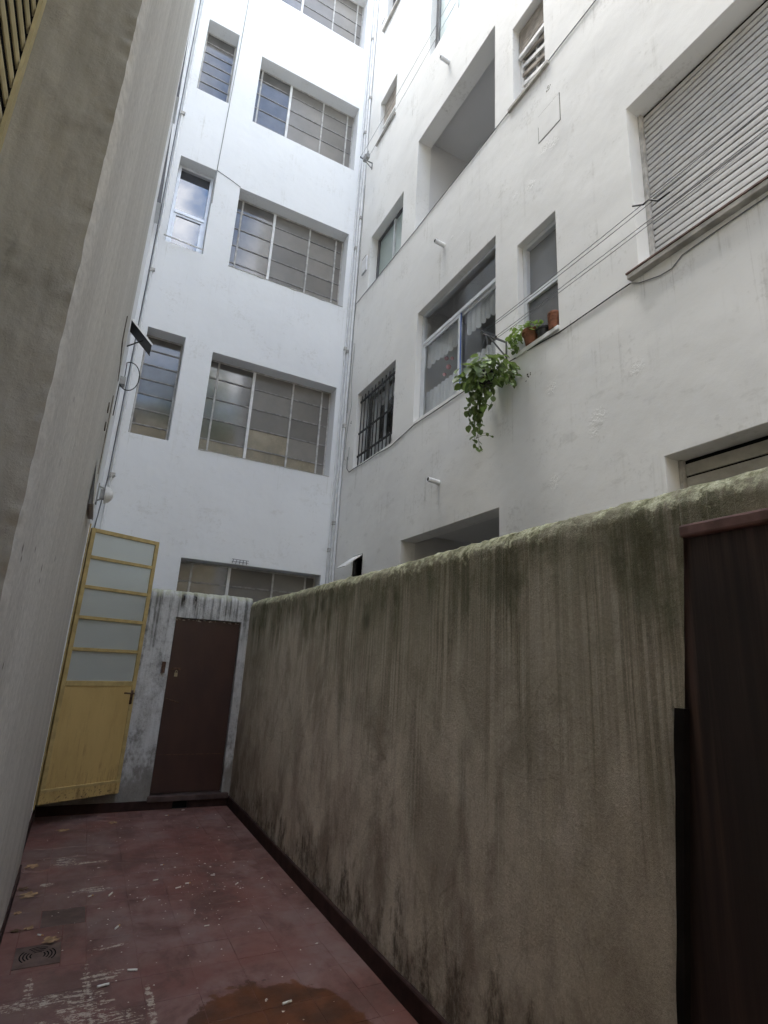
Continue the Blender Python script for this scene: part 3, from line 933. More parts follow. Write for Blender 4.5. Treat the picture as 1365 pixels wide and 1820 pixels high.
def curtain(parent, mp, u0, u1, d, z0, z1, folds, amp, scallop=0.0, top=False):
    mb = MB(); n = folds * 8; rows = 6
    for i in range(n + 1):
        t = i / n
        u = u0 + (u1 - u0) * t
        off = amp * math.sin(t * folds * 2 * math.pi) + amp * 0.5 * noise.noise(Vector((u * 7, z0, 3)))
        for j in range(rows + 1):
            s = j / rows
            zz0, zz1 = z0, z1
            if scallop and top: zz0 = z0 + scallop * (0.5 + 0.5 * math.cos(t * folds * 2 * math.pi)) + 0.03 * noise.noise(Vector((u * 4, 1, 2)))
            if scallop and not top: zz1 = z1 - scallop * (0.5 + 0.5 * math.cos(t * folds * 2 * math.pi))
            z = zz0 + (zz1 - zz0) * s
            mb.v.append(mp(u, d + off * (0.6 + 0.5 * (1 - s)), z))
    for i in range(n):
        for j in range(rows):
            k = i * (rows + 1) + j
            mb.f.append((k, k + rows + 1, k + rows + 2, k + 1)); mb.mi.append(0)
    return mb.build('curtain', 'curtain', parent, smooth=True)

# kitchen window with cafe curtains
u0, u1, z0, z1, d = HOLES['kitchen']
room('room', 'room_wall', side, map_side, u0 - 0.24, u1 + 0.15, d + 0.002, d + 2.6, z0 - 0.6, z1 + 0.25)
kw = frame_mesh(map_side, u0 + .004, u1 - .004, 0.08, 0.135, z0 + .004, z1 - .004, 0.035).build('window', 'aluminium', side)
kw['label'] = 'wide aluminium kitchen window with white cafe curtains behind the glass'
part('transom', 'aluminium', kw, map_side, u0 + .04, u1 - .04, 0.078, 0.13, 5.50, 5.545)
pane(kw, map_side, u0 + .04, u1 - .04, 0.105, 5.546, z1 - .04, 'thin_glass', 0.001)
s1 = frame_mesh(map_side, 4.52, u1 - .041, 0.085, 0.105, z0 + .041, 5.498, 0.038).build('sash', 'aluminium', kw)
pane(kw, map_side, 4.56, u1 - .08, 0.094, z0 + .08, 5.46, 'thin_glass', 0.001)
s2 = frame_mesh(map_side, u0 + .041, 4.57, 0.107, 0.127, z0 + .041, 5.498, 0.038).build('sash', 'aluminium', kw)
pane(kw, map_side, u0 + .08, 4.53, 0.116, z0 + .08, 5.46, 'thin_glass', 0.001)
part('edge_film', 'blue_film', kw, map_side, 4.513, 4.5195, 0.086, 0.098, z0 + .042, 5.495)
curtain(kw, map_side, u0 + .02, 4.50, 0.165, 5.20, 5.52, 8, 0.017, 0.05, True)
curtain(kw, map_side, 4.60, u1 - .02, 0.165, 5.20, 5.52, 8, 0.017, 0.05, True)
curtain(kw, map_side, u0 + .02, 4.50, 0.165, z0 + .02, 4.90, 8, 0.019, 0.03)
curtain(kw, map_side, 4.60, u1 - .02, 0.165, z0 + .02, 4.87, 9, 0.019, 0.03)
part('cupboard', 'room_dark', kw, map_side, 3.6, 3.98, 0.5, 0.9, 4.0, 6.1)
part('shelf', 'alu_dark', kw, map_side, 3.96, 5.0, 2.2, 2.5, 5.15, 5.2)
part('inner_panel', 'room_wall', kw, map_side, 4.62, 4.70, 0.75, 2.7, 3.9, 6.1)
for (u, z, s) in [(5.02, 5.22, .03), (4.97, 5.08, .035), (5.06, 5.02, .025), (4.9, 5.16, .025)]:
    m = MB(); m.lathe([(0.001, -s), (s * .8, -s * .4), (s, 0), (s * .7, s * .6), (0.001, s)], 8, map_side(u, 0.24, z))
    m.build('ornament', 'ornament_pink', kw, smooth=True)

# barred window
u0, u1, z0, z1, d = HOLES['barred']
room('room', 'room_dark', side, map_side, u0 - 0.14, u1 + 0.1, d + 0.002, d + 1.6, z0 - 0.4, z1 + 0.15)
bw = frame_mesh(map_side, u0 + .004, u1 - .004, 0.15, 0.19, z0 + .004, z1 - .004, 0.03).build('window', 'aluminium', side)
bw['label'] = 'square window behind black iron bars'
part('mullion', 'aluminium', bw, map_side, 6.44, 6.48, 0.15, 0.185, z0 + .035, z1 - .035)
pane(bw, map_side, u0 + .035, 6.439, 0.17, z0 + .035, z1 - .035, 'thin_glass', 0.001)
pane(bw, map_side, 6.481, u1 - .035, 0.17, z0 + .035, z1 - .035, 'thin_glass', 0.001)
curtain(bw, map_side, u0 + .02, u1 - .02, 0.26, z0 + .02, 4.78, 12, 0.014, 0.03)
curtain(bw, map_side, u0 + .02, u1 - .02, 0.26, 5.32, z1 - .03, 12, 0.012, 0.05, True)
curtain(bw, map_side, 6.85, u1 - .02, 0.27, 4.7, 5.4, 4, 0.014, 0.0)
for k in range(11):
    u = u0 + 0.05 + (u1 - u0 - 0.10) * k / 10
    tube('bar', 'black_iron', bw, [map_side(u, 0.06, z0 + .02), map_side(u, 0.06, z1 - 0.035)], 0.008, 6)
for z in (z0 + 0.20, 4.93, z1 - 0.12):
    part('cross_bar', 'black_iron', bw, map_side, u0 + .003, u1 - .003, 0.053, 0.067, z - .014, z + .014)

# sash window with pots on its sill
u0, u1, z0, z1, d = HOLES['sash']
room('room', 'room_dark', side, map_side, u0 - 0.2, u1 + 0.04, d + 0.002, d + 1.2, z0 - 0.3, z1 + 0.1)
sw = frame_mesh(map_side, u0 + .004, u1 - .004, 0.07, 0.14, z0 + .004, z1 - .004, 0.045).build('window', 'aluminium', side)
sw['label'] = 'narrow sash window behind the flower pots'
part('meeting_rail', 'aluminium', sw, map_side, u0 + .05, u1 - .05, 0.068, 0.12, 4.93, 4.985)
pane(sw, map_side, u0 + .05, u1 - .05, 0.115, 4.986, z1 - .05, 'pane_grey', 0.002)
pane(sw, map_side, u0 + .05, u1 - .05, 0.095, z0 + .05, 4.929, 'pane_smoke', 0.002)
part('sill', 'paint_side', side, map_side, u0 - 0.01, u1 + 0.02, -0.022, 0.069, z0 - 0.04, z0 + 0.003, 0.006)

def shutter(h, pitch, mat, zbot=None, name='roller_shutter', d=0.145, guide='steel_frame', u_pad=0.03):
    u0, u1, z0, z1, dd = HOLES[h]
    zb = zb0 = z0 if zbot is None else zbot
    sh = MB()
    wbox(sh, map_side, u0 + .002, u0 + .028, d - 0.015, d + 0.03, z0 + .002, z1 - .002)
    wbox(sh, map_side, u1 - .028, u1 - .002, d - 0.015, d + 0.03, z0 + .002, z1 - .002)
    wbox(sh, map_side, u0 + .028, u1 - .028, d + 0.022, d + 0.03, z0 + .002, z1 - .002, 1)
    root = sh.build(name, [guide, 'void'], side)
    n = int((z1 - zb - 0.02) / pitch)
    me = None
    for k in range(n):
        z = zb + 0.012 + pitch * k
        if me is None:
            mb = MB(); L = (u1 - u0 - 0.062) / 2
            pr = [(0.010, 0.002), (0.0, 0.003), (-0.0015, pitch * .4), (0.0, pitch - 0.0115), (0.010, pitch - 0.0105)]
            for s in (-1, 1):
                for (dx, dz) in pr: mb.v.append((dx, s * L, dz))
            m = len(pr)
            for i in range(m - 1):
                mb.f.append((i, i + 1, m + i + 1, m + i)); mb.mi.append(0)
            mb.f.append(tuple(range(m))); mb.f.append(tuple(range(2 * m - 1, m - 1, -1))); mb.mi += [0, 0]
            mb.f.append((m - 1, 0, m, 2 * m - 1)); mb.mi.append(0)
            me = mb.mesh('slat', mat)
        o = link('slat', me, root)
        o.location = (X_SIDE + d + 0.012 + random.uniform(-.0012, .0012), (u0 + u1) / 2, z)
        o.rotation_euler = (random.uniform(-.0006, .0006), random.uniform(-.02, .02), 0)
    return root
s = shutter('shutter', 0.054, 'shutter_slat'); s['label'] = 'big closed pale roller shutter'
shutter('shutter_low', 0.092, 'shutter_grey')
shutter('far_shutter', 0.056, 'shutter_slat')
# stone sill with a brown painted lip below the big shutter
sl = part('sill', 'sill_stone', side, map_side, 0.05, 2.245, -0.05, 0.09, 4.355, 4.395, 0.006)
part('sill_top', 'sill_brown', sl, map_side, 0.06, 2.25, -0.055, 0.088, 4.397, 4.409)

# two-pane frosted window
u0, u1, z0, z1, d = HOLES['frosted']
fw = frame_mesh(map_side, u0 + .004, u1 - .004, 0.13, 0.19, z0 + .004, z1 - .004, 0.03).build('window', 'alu_dark', side)
fw['label'] = 'two-pane window of greenish frosted glass'
part('mullion', 'aluminium', fw, map_side, 6.43, 6.465, 0.128, 0.18, z0 + .035, z1 - .035)
pane(fw, map_side, u0 + .035, 6.429, 0.16, z0 + .035, z1 - .035, 'pane_green', 0.002)
pane(fw, map_side, 6.466, u1 - .035, 0.165, z0 + .035, z1 - .035, 'pane_green', 0.002)
part('back_panel', 'room_dark', fw, map_side, u0 + .004, u1 - .004, 0.215, 0.225, z0 + .004, z1 - .004)

def blind_window(h, drop, mat='blind_wood', tilt=0.0):
    u0, u1, z0, z1, d = HOLES[h]
    w = frame_mesh(map_side, u0 + .004, u1 - .004, 0.11, 0.17, z0 + .004, z1 - .004, 0.035).build('window', 'steel_white', side)
    pane(w, map_side, u0 + .036, u1 - .036, 0.155, z0 + .036, z1 - .036, 'pane_dull', 0.002)
    part('mullion', 'steel_white', w, map_side, (u0 + u1) / 2 - .014, (u0 + u1) / 2 + .014, 0.125, 0.152, z0 + .04, z1 - .04)
    n = int((z1 - 0.03 - drop) / 0.045)
    for k in range(n):
        z = z1 - 0.035 - 0.045 * k
        mb = MB()
        mb.bar(map_side(u0 + .02, 0.085 - 0.0 * k, z), map_side(u1 - .02, 0.085, z - tilt * 0), 0.006, 0.04)
        mb.build('slat', mat, w)
    part('blind_rail', 'steel_white', w, map_side, u0 + .015, u1 - .015, 0.065, 0.10, drop - 0.045, drop)
    return w
bs = blind_window('blind_small', 10.85); bs['label'] = 'small window with a half-lowered slatted blind'
bt = blind_window('blind_tall', 8.12); bt['label'] = 'tall narrow window with an old half-lowered blind'
for k in range(5):
    mb = MB(); zz = 7.44 + 0.13 * k
    mb.bar(map_side(3.05, 0.10, zz + 0.02), map_side(3.46, 0.118, zz + 0.16), 0.02, 0.045)
    mb.build('loose_slat', 'steel_white' if k % 2 else 'blind_wood', bt)
blind_window('far_sash', 11.0)
part('sill', 'sill_stone', side, map_side, 2.96, 3.55, -0.03, 0.10, 7.345, 7.388, 0.004)
part('sill', 'sill_stone', side, map_side, 6.38, 7.08, -0.03, 0.10, 10.40, 10.447, 0.004)
part('sill', 'sill_stone', side, map_side, 6.28, 7.12, -0.05, 0.10, 13.21, 13.267, 0.004)
u0, u1, z0, z1, d = HOLES['bath']
bw2 = frame_mesh(map_side, u0 + .004, u1 - .004, 0.11, 0.17, z0 + .004, z1 - .004, 0.03).build('window', 'alu_dark', side)
pane(bw2, map_side, u0 + .033, u1 - .033, 0.15, z0 + .033, z1 - .033, 'pane_smoke', 0.002)
part('vent_plate', 'pvc_white', side, map_side, 7.13, 7.27, -0.012, 0.0, 13.62, 13.9, 0.003)
# tall glazed opening
u0, u1, z0, z1, d = HOLES['glazed']
gw = frame_mesh(map_side, u0 + .004, u1 - .004, 0.10, 0.15, z0 + .004, z1 - .004, 0.04).build('window', 'alu_dark', side)
part('jamb_film', 'pane_smoke', gw, map_side, u1 - .09, u1 - .046, 0.105, 0.14, z0 + .05, z1 - .05)
for i, u in enumerate((3.62 + .03, 4.2, 4.78, u1 - .09)):
    if i in (1, 2):
        part('mullion', 'steel_white', gw, map_side, u - .02, u + .02, 0.098, 0.145, z0 + .045, z1 - .045)
for a, c in ((3.65, 4.18), (4.22, 4.76), (4.80, 5.255)):
    pane(gw, map_side, a, c, 0.125, z0 + .045, z1 - .045, 'pane_pale', 0.003)

for h in ('shutter', 'shutter_low', 'far_shutter', 'blind_small', 'blind_tall', 'far_sash', 'bath', 'glazed', 'frosted'):
    u0, u1, z0, z1, d = HOLES[h]
    part('inner_panel', 'room_dark', side, map_side, u0 - .02, u1 + .02, d + .012, d + .03, z0 - .02, z1 + .02)  # panel added behind each opening to keep light from leaking through
# flush cover, plaster vents, air brick
pn = part('access_cover', 'paint_side', side, map_side, 2.853, 3.127, -0.004, -0.0005, 6.525, 6.845, 0.0015)
mb = MB()
for (a, c, e, f_) in [(2.846, 2.851, 6.52, 6.85), (3.129, 3.133, 6.52, 6.72), (2.85, 3.13, 6.5175, 6.523), (2.85, 3.13, 6.8465, 6.85)]:
    wbox(mb, map_side, a, c, -0.002, 0.0, e, f_)
mb.build('cover_gap', 'crack_dark', side)
part('vent_plate', 'pvc_white', side, map_side, 7.12, 7.30, -0.025, 0.0, 7.86, 8.14, 0.006)
part('vent_slot', 'crack_dark', side, map_side, 7.13, 7.29, -0.027, -0.0255, 8.145, 8.16)
for (uc, zc) in [(3.33, 4.10), (7.30, 5.16), (2.98, 7.05)]:
    mb = MB()
    for k in range(9):
        a, c = random.uniform(-.03, .03), random.uniform(-.035, .035)
        wbox(mb, map_side, uc + a, uc + a + .012, -0.0012, 0.0, zc + c, zc + c + .010)
    mb.build('air_brick', 'crack_dark', side)

# drain spouts below the loggias
for (u, z, lab) in [(4.74, 3.50, 'short white drain spout just above the lowest loggia'), (4.77, 6.57, 'short white drain spout between kitchen window and loggia'), (4.79, 9.60, 'short white drain spout above the upper loggia')]:
    sp = empty('drain_spout', map_side(u, 0, z)); tag(sp, lab, 'drain pipe', 'drain spouts on the side facade')
    mb = MB(); r, ri = 0.028, 0.022
    prof = [(0.0, r), (-0.14, r), (-0.14, ri), (-0.02, ri)]
    n = 14; k0 = 0
    for (dx, rr) in prof:
        for j in range(n):
            t = 2 * math.pi * j / n
            mb.v.append((X_SIDE + dx, u + rr * math.cos(t), z + 0.012 * (-dx) / .14 + rr * math.sin(t)))
    for i in range(3):
        for j in range(n):
            a, c = i * n + j, i * n + (j + 1) % n
            mb.f.append((a, c, c + n, a + n)); mb.mi.append(0)
    mb.build('pipe', 'pvc_white', sp, smooth=False)
    m2 = MB(); m2.tube([(X_SIDE - 0.133, u, z + .0118), (X_SIDE - 0.1375, u, z + .0118)], 0.0222, 12); m2.build('bore', 'void', sp)

# ------------------------------------------------------------------ left wall
left = empty('plaster_wall', (X_LEFT, 3.0, 0))
tag(left, 'tall grey plaster wall close on the left with streaks and a chipped corner', 'wall')
JY = 1.315
# near sheet, finely meshed so its edge and face are uneven
def bumpy(name, mat, parent, P, nu, nv, smooth=True):
    me = bpy.data.meshes.new(name)
    vs = [P(i / nu, j / nv) for i in range(nu + 1) for j in range(nv + 1)]
    fs = [(i * (nv + 1) + j, (i + 1) * (nv + 1) + j, (i + 1) * (nv + 1) + j + 1, i * (nv + 1) + j + 1) for i in range(nu) for j in range(nv)]
    me.from_pydata(vs, [], fs)
    me.materials.append(M[mat])
    if smooth: me.polygons.foreach_set('use_smooth', [True] * len(me.polygons))
    return link(name, me, parent)
def edge_off(z):
    return 0.003 * noise.noise(Vector((0, 0, z * 9))) + 0.008 * noise.noise(Vector((3, 1, z * 31))) + 0.004 * noise.noise(Vector((5, 2, z * 80)))
def edge_x(z):
    return X_LEFT - 0.012 + 0.004 * noise.noise(Vector((9, 2, z * 14)))
def P_near(a, c):
    z = -0.05 + 7.5 * c
    y = JY + (5.05 - JY) * a ** 1.6
    w = max(0, 1 - (y - JY) / 0.05)
    y += edge_off(z) * w
    x = X_LEFT + (0.006 * noise.noise(Vector((y * 1.3, z * 0.8, 0))) + 0.002 * noise.noise(Vector((y * 5, z * 3, 2)))) * (1 - w)
    x += (edge_x(z) - X_LEFT) * w * w
    return (x, y, z)
bumpy('wall', 'paint_left', left, P_near, 60, 520)
def P_jamb(a, c):
    z = -0.05 + 7.5 * c
    x = edge_x(z)
    x = x + (-0.366 - x) * a
    w = max(0, 1 - a * 6)
    y = JY + edge_off(z) * w + 0.004 * (noise.noise(Vector((x * 10, 4, z * 5))) + 0.5 * noise.noise(Vector((x * 33, 4, z * 19)))) * (1 - w)
    return (x, y, z)
bumpy('window_reveal', 'render_rough', left, P_jamb, 40, 520)
box('upper_wall', 'paint_left', left, X_LEFT - 0.2, X_LEFT, JY + .004, 5.05, 7.452, TOP)
box('end_reveal', 'paint_left', left, X_LEFT - 0.12, X_LEFT - 0.008, 5.046, 5.06, -0.05, TOP)
X_FAR = -0.185
def map_far(u, d, z): return (X_FAR - d, u, z)
wall_sheet('wall_set_back', 'paint_end', left, map_far, 5.055, 7.6, -0.05, TOP, [(5.52, 6.32, 0.15, 2.82, 0.25)], 0.006)
room('doorway', 'room_dark', left, map_far, 5.50, 6.34, 0.251, 1.0, 0.15, 2.84)
box('near_wall', 'paint_left', left, X_LEFT - 0.2, X_LEFT, -1.2, -0.25, -0.05, TOP)
box('lintel_wall', 'paint_left', left, X_LEFT - 0.2, X_LEFT - 0.001, -0.25, JY - .002, 3.95, TOP)
box('end_wall', 'paint_left', left, -6.0, X_LEFT, -1.35, -1.2, -0.05, TOP)
box('spandrel', 'paint_left', left, X_LEFT - 0.2, X_LEFT - 0.001, -0.25, JY - .02, -0.05, 0.85)
# roller shutter in the near window
ns = MB()
ns.box(-0.374, -0.3655, JY - 0.022, JY + 0.012, 0.85, 3.95)
ns.box(-0.45, -0.3815, -0.25, JY + 0.05, 0.85, 3.95, 1)
nsh = ns.build('roller_shutter', ['shutter_old', 'void'], left)
nsh['label'] = 'yellowed roller shutter slats at the top left corner'
k = 0
while 0.88 + 0.058 * k < 3.9:
    z = 0.88 + 0.058 * k
    mb = MB()
    L0, L1 = -0.24, JY - 0.008
    pr = [(-0.3812, z), (-0.3785, z + .002), (-0.3765, z + .017), (-0.3785, z + .031), (-0.3812, z + .033)]
    for yy in (L0, L1):
        for (px, pz) in pr: mb.v.append((px, yy, pz))
    m = len(pr)
    for i in range(m - 1):
        mb.f.append((i, i + 1, m + i + 1, m + i)); mb.mi.append(0)
    mb.f += [tuple(range(m)), tuple(range(2 * m - 1, m - 1, -1)), (m - 1, 0, m, 2 * m - 1)]; mb.mi += [0, 0, 0]
    mb.build('slat', 'shutter_old', nsh)
    k += 1
# skirting along the left wall
sk = MB()
sk.box(X_LEFT - 0.01, X_LEFT + 0.012, 0.2, 5.045, -0.004, 0.10)
sk.box(X_FAR - 0.01, X_FAR + 0.014, 5.062, 6.735, -0.004, 0.105)
sk.build('skirting', 'skirting', left, bevel=0.003)

# pushed-out shutters seen edge-on in the left wall: a wedge with the shade of its gap put in as a dark sheet
def wedge(name, y0, y1, z0, z1, out, lab, mat='paint_left', xw=X_LEFT):
    o = empty(name, (xw, y0, z0)); tag(o, lab, 'shutter', 'pushed-out shutters on the left wall')
    mb = MB()
    v = [(xw + .002, y0, z1), (xw + .002, y1, z1), (xw + out, y1, z0), (xw + out, y0, z0)]
    th = Vector((0.005, 0, 0.002))
    mb.v = v + [tuple(Vector(p) + th) for p in v]
    mb.f = [(0, 1, 2, 3), (7, 6, 5, 4), (0, 4, 5, 1), (1, 5, 6, 2), (2, 6, 7, 3), (3, 7, 4, 0)]; mb.mi = [0] * 6
    mb.build('leaf', mat, o)
    m2 = MB()
    m2.v = [(xw, y0 + .012, z1 - .01), (xw + out - .002, y0 + .012, z0 + .004), (xw, y0 + .012, z0 + .004), (xw, y1 - .012, z1 - .01), (xw + out - .002, y1 - .012, z0 + .004), (xw, y1 - .012, z0 + .004)]
    m2.f = [(0, 1, 2), (5, 4, 3), (1, 4, 5, 2)]; m2.mi = [0, 0, 1]
    m2.build('gap_shade', ['alu_dark', mat], o)  # dark near face painted for the shade inside the wedge
    return o

# ------------------------------------------------------------------ yard wall with the brown door
bw_ = empty('yard_wall', (0.75, 6.74, 0))
tag(bw_, 'low whitewashed wall with black mould at the end of the yard', 'wall')
YW = 6.74
DX0, DX1, DZ0, DZ1 = 0.838, 1.592, 0.130, 1.985
def crest_profile(h, r, t):
    """face, rounded top, back: list of (depth, z)"""
    out = [(0.0, -0.05)]
    zz = -0.05
    return out
def P_end(x, c):
    """c runs 0..1 from the foot up the face and over the rounded top to the back"""
    H, r, th = 2.285, 0.085, 0.18
    L1 = H - r; L2 = r * math.pi / 2; L3 = th - 2 * r; s = c * (L1 + L2 * 2 + L3 + 0.5)
    if s < L1: d, z = 0.0, s
    elif s < L1 + L2:
        a = (s - L1) / r; d, z = r - r * math.cos(a), L1 + r * math.sin(a)
    elif s < L1 + L2 + L3: d, z = r + (s - L1 - L2), H
    elif s < L1 + 2 * L2 + L3:
        a = (s - L1 - L2 - L3) / r; d, z = th - r + r * math.sin(a), H - r + r * math.cos(a)
    else: d, z = th, H - r - (s - L1 - 2 * L2 - L3)
    return d, z
xsg = sorted(set([round(-0.30 + 0.03 * i, 4) for i in range(66)] + [DX0, DX1, 1.70]))
xsg = [x for x in xsg if x <= 1.70 and not (0 < abs(x - DX0) < 0.012) and not (0 < abs(x - DX1) < 0.012)]
cs = [i / 110 for i in range(111)]
vs, fs, idx = [], [], {}
rowsz = []
for c in cs:
    d, z = P_end(0, c)
    rowsz.append((d, z))
# put a row exactly at the door head
jz = min(range(len(rowsz)), key=lambda j: abs(rowsz[j][1] - DZ1) if rowsz[j][0] == 0 else 9)
rowsz[jz] = (0.0, DZ1)
for i, x in enumerate(xsg):
    for j, (d, z) in enumerate(rowsz):
        nn = 0.006 * noise.noise(Vector((x * 3, z * 2.3, 1))) + 0.003 * noise.noise(Vector((x * 14, z * 10, 4)))
        top = max(0, (z - 2.18) / 0.1)
        dz = top * (0.012 * noise.noise(Vector((x * 9, d * 30, 2))) + 0.008 * noise.noise(Vector((x * 30, d * 60, 7))))
        vs.append((x, YW + d + nn, z + dz))
m = len(rowsz)
for i in range(len(xsg) - 1):
    for j in range(m - 1):
        xc = (xsg[i] + xsg[i + 1]) / 2
        if DX0 < xc < DX1 and rowsz[j + 1][1] <= DZ1 + 1e-6 and rowsz[j][0] == 0 and rowsz[j + 1][0] == 0:
            continue
        fs.append((i * m + j, (i + 1) * m + j, (i + 1) * m + j + 1, i * m + j + 1))
me = bpy.data.meshes.new('wall'); me.from_pydata(vs, [], fs); me.materials.append(M['limewash'])
me.polygons.foreach_set('use_smooth', [True] * len(me.polygons))
link('wall', me, bw_)
rv = MB()   # door reveal
rv.box(DX0 - 0.05, DX0 + 0.004, YW + 0.008, YW + 0.16, 0.0, DZ1 + 0.02)
rv.box(DX1 - 0.004, DX1 + 0.05, YW + 0.008, YW + 0.16, 0.0, DZ1 + 0.02)
rv.box(DX0 + .004, DX1 - .004, YW + 0.008, YW + 0.16, DZ1 - 0.004, DZ1 + 0.05)
rv.build('reveal', 'limewash', bw_)
bd = box('door', 'brown_paint', bw_, DX0 + 0.010, DX1 - 0.012, YW + 0.035, YW + 0.07, DZ0 + 0.012, DZ1 - 0.012, 0.003)
bd['label'] = 'dark brown painted metal door, shut and padlocked'
box('kick_seam', 'rust', bd, DX0 + 0.014, DX1 - 0.016, YW + 0.0325, YW + 0.0348, 0.521, 0.526)
hl = MB(); hl.box(0.868, 0.975, YW + 0.018, YW + 0.034, 1.406, 1.432); hl.build('hasp', 'rust', bd)
pk = MB(); pk.box(0.915, 0.947, YW + 0.005, YW + 0.027, 1.335, 1.375); pk.tube([(0.921, YW + .016, 1.372), (0.922, YW + .012, 1.395), (0.931, YW + .012, 1.404), (0.940, YW + .012, 1.395), (0.941, YW + .016, 1.372)], 0.004, 6)
pk.build('padlock', 'brass', bd)
hd = MB(); hd.tube([(0.872, YW + .034, 1.10), (0.872, YW - .015, 1.10), (0.885, YW - .022, 1.098), (0.998, YW - .018, 1.062)], 0.007, 6)
hd.build('handle', 'rust', bd, smooth=True)
# bolt keep beside the door
kp = MB(); kp.box(0.766, 0.772, YW - 0.016, YW + .01, 1.37, 1.49); kp.box(0.800, 0.806, YW - 0.016, YW + .01, 1.37, 1.49); kp.box(0.772, 0.800, YW - 0.016, YW - 0.010, 1.48, 1.49); kp.box(0.772, 0.800, YW - 0.016, YW - 0.010, 1.37, 1.38); kp.box(0.772, 0.800, YW - 0.008, YW + .006, 1.38, 1.48)
kp.build('bolt_keep', 'rust', bw_)
th = MB()
th.box(DX0 - 0.015, 1.66, YW - 0.045, YW + 0.12, 0.075, 0.128)
th.build('threshold', 'threshold', bw_, bevel=0.005)
sk = MB()
sk.box(-0.17, 1.085, YW - 0.018, YW + 0.03, -0.004, 0.085)
sk.box(1.235, 1.662, YW - 0.018, YW + 0.03, -0.004, 0.074)
sk.build('skirting', 'skirting', bw_, bevel=0.003)
box('drain_hole', 'void', bw_, 1.087, 1.233, YW + 0.004, YW + 0.03, -0.004, 0.073)
# two black bolt ends at the top
for x in (0.895, 1.025):
    mb = MB(); mb.tube([(x, YW + 0.02, 2.235), (x + .004, YW - 0.025, 2.225), (x + .002, YW - 0.03, 2.18)], 0.007, 6)
    mb.build('hook', 'black_iron', bw_, smooth=True)

# ------------------------------------------------------------------ long yard wall on the right
cw = empty('yard_wall', (1.68, 4, 0))
tag(cw, 'long rain-streaked brown yard wall with a mossy rounded top', 'wall')
XC = 1.68
def sag(y):
    return 2.245 + 0.012 * noise.noise(Vector((y * 0.7, 5, 1)))
prof = []
H, r, th_ = 2.245, 0.095, 0.20
n1 = 90
for j in range(n1 + 1): prof.append((0.0, (H - r) * j / n1))
for j in range(1, 15): a = j / 14 * math.pi / 2; prof.append((r - r * math.cos(a), H - r + r * math.sin(a)))
prof.append((th_ - r, H))
for j in range(1, 9): a = j / 8 * math.pi / 2; prof.append((th_ - r + r * math.sin(a), H - r + r * math.cos(a)))
prof.append((th_, 0.0))
DOOR_Z = 2.092
jd = min(range(n1 + 1), key=lambda j: abs(prof[j][1] - DOOR_Z)); prof[jd] = (0.0, DOOR_Z)
ysg = [-2.0 + 0.2 * i for i in range(10)] + [0.02 + 0.04 * i for i in range(27)] + [1.118]
y = 1.118
while y < 6.80:
    y += 0.022; ysg.append(y)
vs, fs = [], []
for y in ysg:
    for (d, z) in prof:
        yy = y
        if y >= 1.117 and y < 2.6 and z < DOOR_Z:
            yy = y + 0.095 * (DOOR_Z - z) * (1 - (y - 1.118) / 1.482) ** 2
        nn = 0.010 * noise.noise(Vector((yy * 1.1, z * 0.9, 0))) + 0.004 * noise.noise(Vector((yy * 5, z * 4, 3))) + 0.0015 * noise.noise(Vector((yy * 22, z * 14, 6)))
        if z < 0.55:
            nn += 0.012 * (0.55 - z) * noise.noise(Vector((yy * 7, z * 6, 9)))
        t = max(0.0, min(1.0, (z - 2.10) / 0.14))
        k1 = noise.noise(Vector((yy * 8, d * 22, z * 16)))
        k2 = noise.noise(Vector((yy * 24, d * 50, z * 40)))
        k3 = noise.noise(Vector((yy * 60, d * 90, z * 80)))
        lump = t * (0.007 * k1 + 0.006 * k2 + 0.004 * k3)
        dz = (sag(yy) - H) * (z / H) + lump
        vs.append((XC + d - nn - lump * 0.9 * (1 if d < r else 0), yy, z + dz - 0.004 * (z < 0.01)))
m = len(prof)
for i in range(len(ysg) - 1):
    yc = (ysg[i] + ysg[i + 1]) / 2
    for j in range(m - 1):
        if 0.02 < yc < 1.118 and j < jd:
            continue
        fs.append((i * m + j, i * m + j + 1, (i + 1) * m + j + 1, (i + 1) * m + j))
me = bpy.data.meshes.new('wall'); me.from_pydata(vs, [], fs); me.materials.append(M['roughcast'])
me.polygons.foreach_set('use_smooth', [True] * len(me.polygons))
link('wall', me, cw)
sk = MB()
n = 80
for i in range(n):
    a, c = 1.20 + (6.72 - 1.20) * i / n, 1.20 + (6.72 - 1.20) * (i + 1) / n
    h = lambda q: 0.098 + 0.004 * noise.noise(Vector((q * 3, 0, 0)))
    k = len(sk.v)
    for q in (a, c):
        sk.v += [(XC - 0.022, q, -0.004), (XC - 0.020, q, h(q) - .006), (XC - 0.014, q, h(q)), (XC + 0.01, q, h(q))]
    for j in range(3):
        sk.f.append((k + j, k + 4 + j, k + 5 + j, k + j + 1)); sk.mi.append(0)
sk.build('skirting', 'skirting', cw)
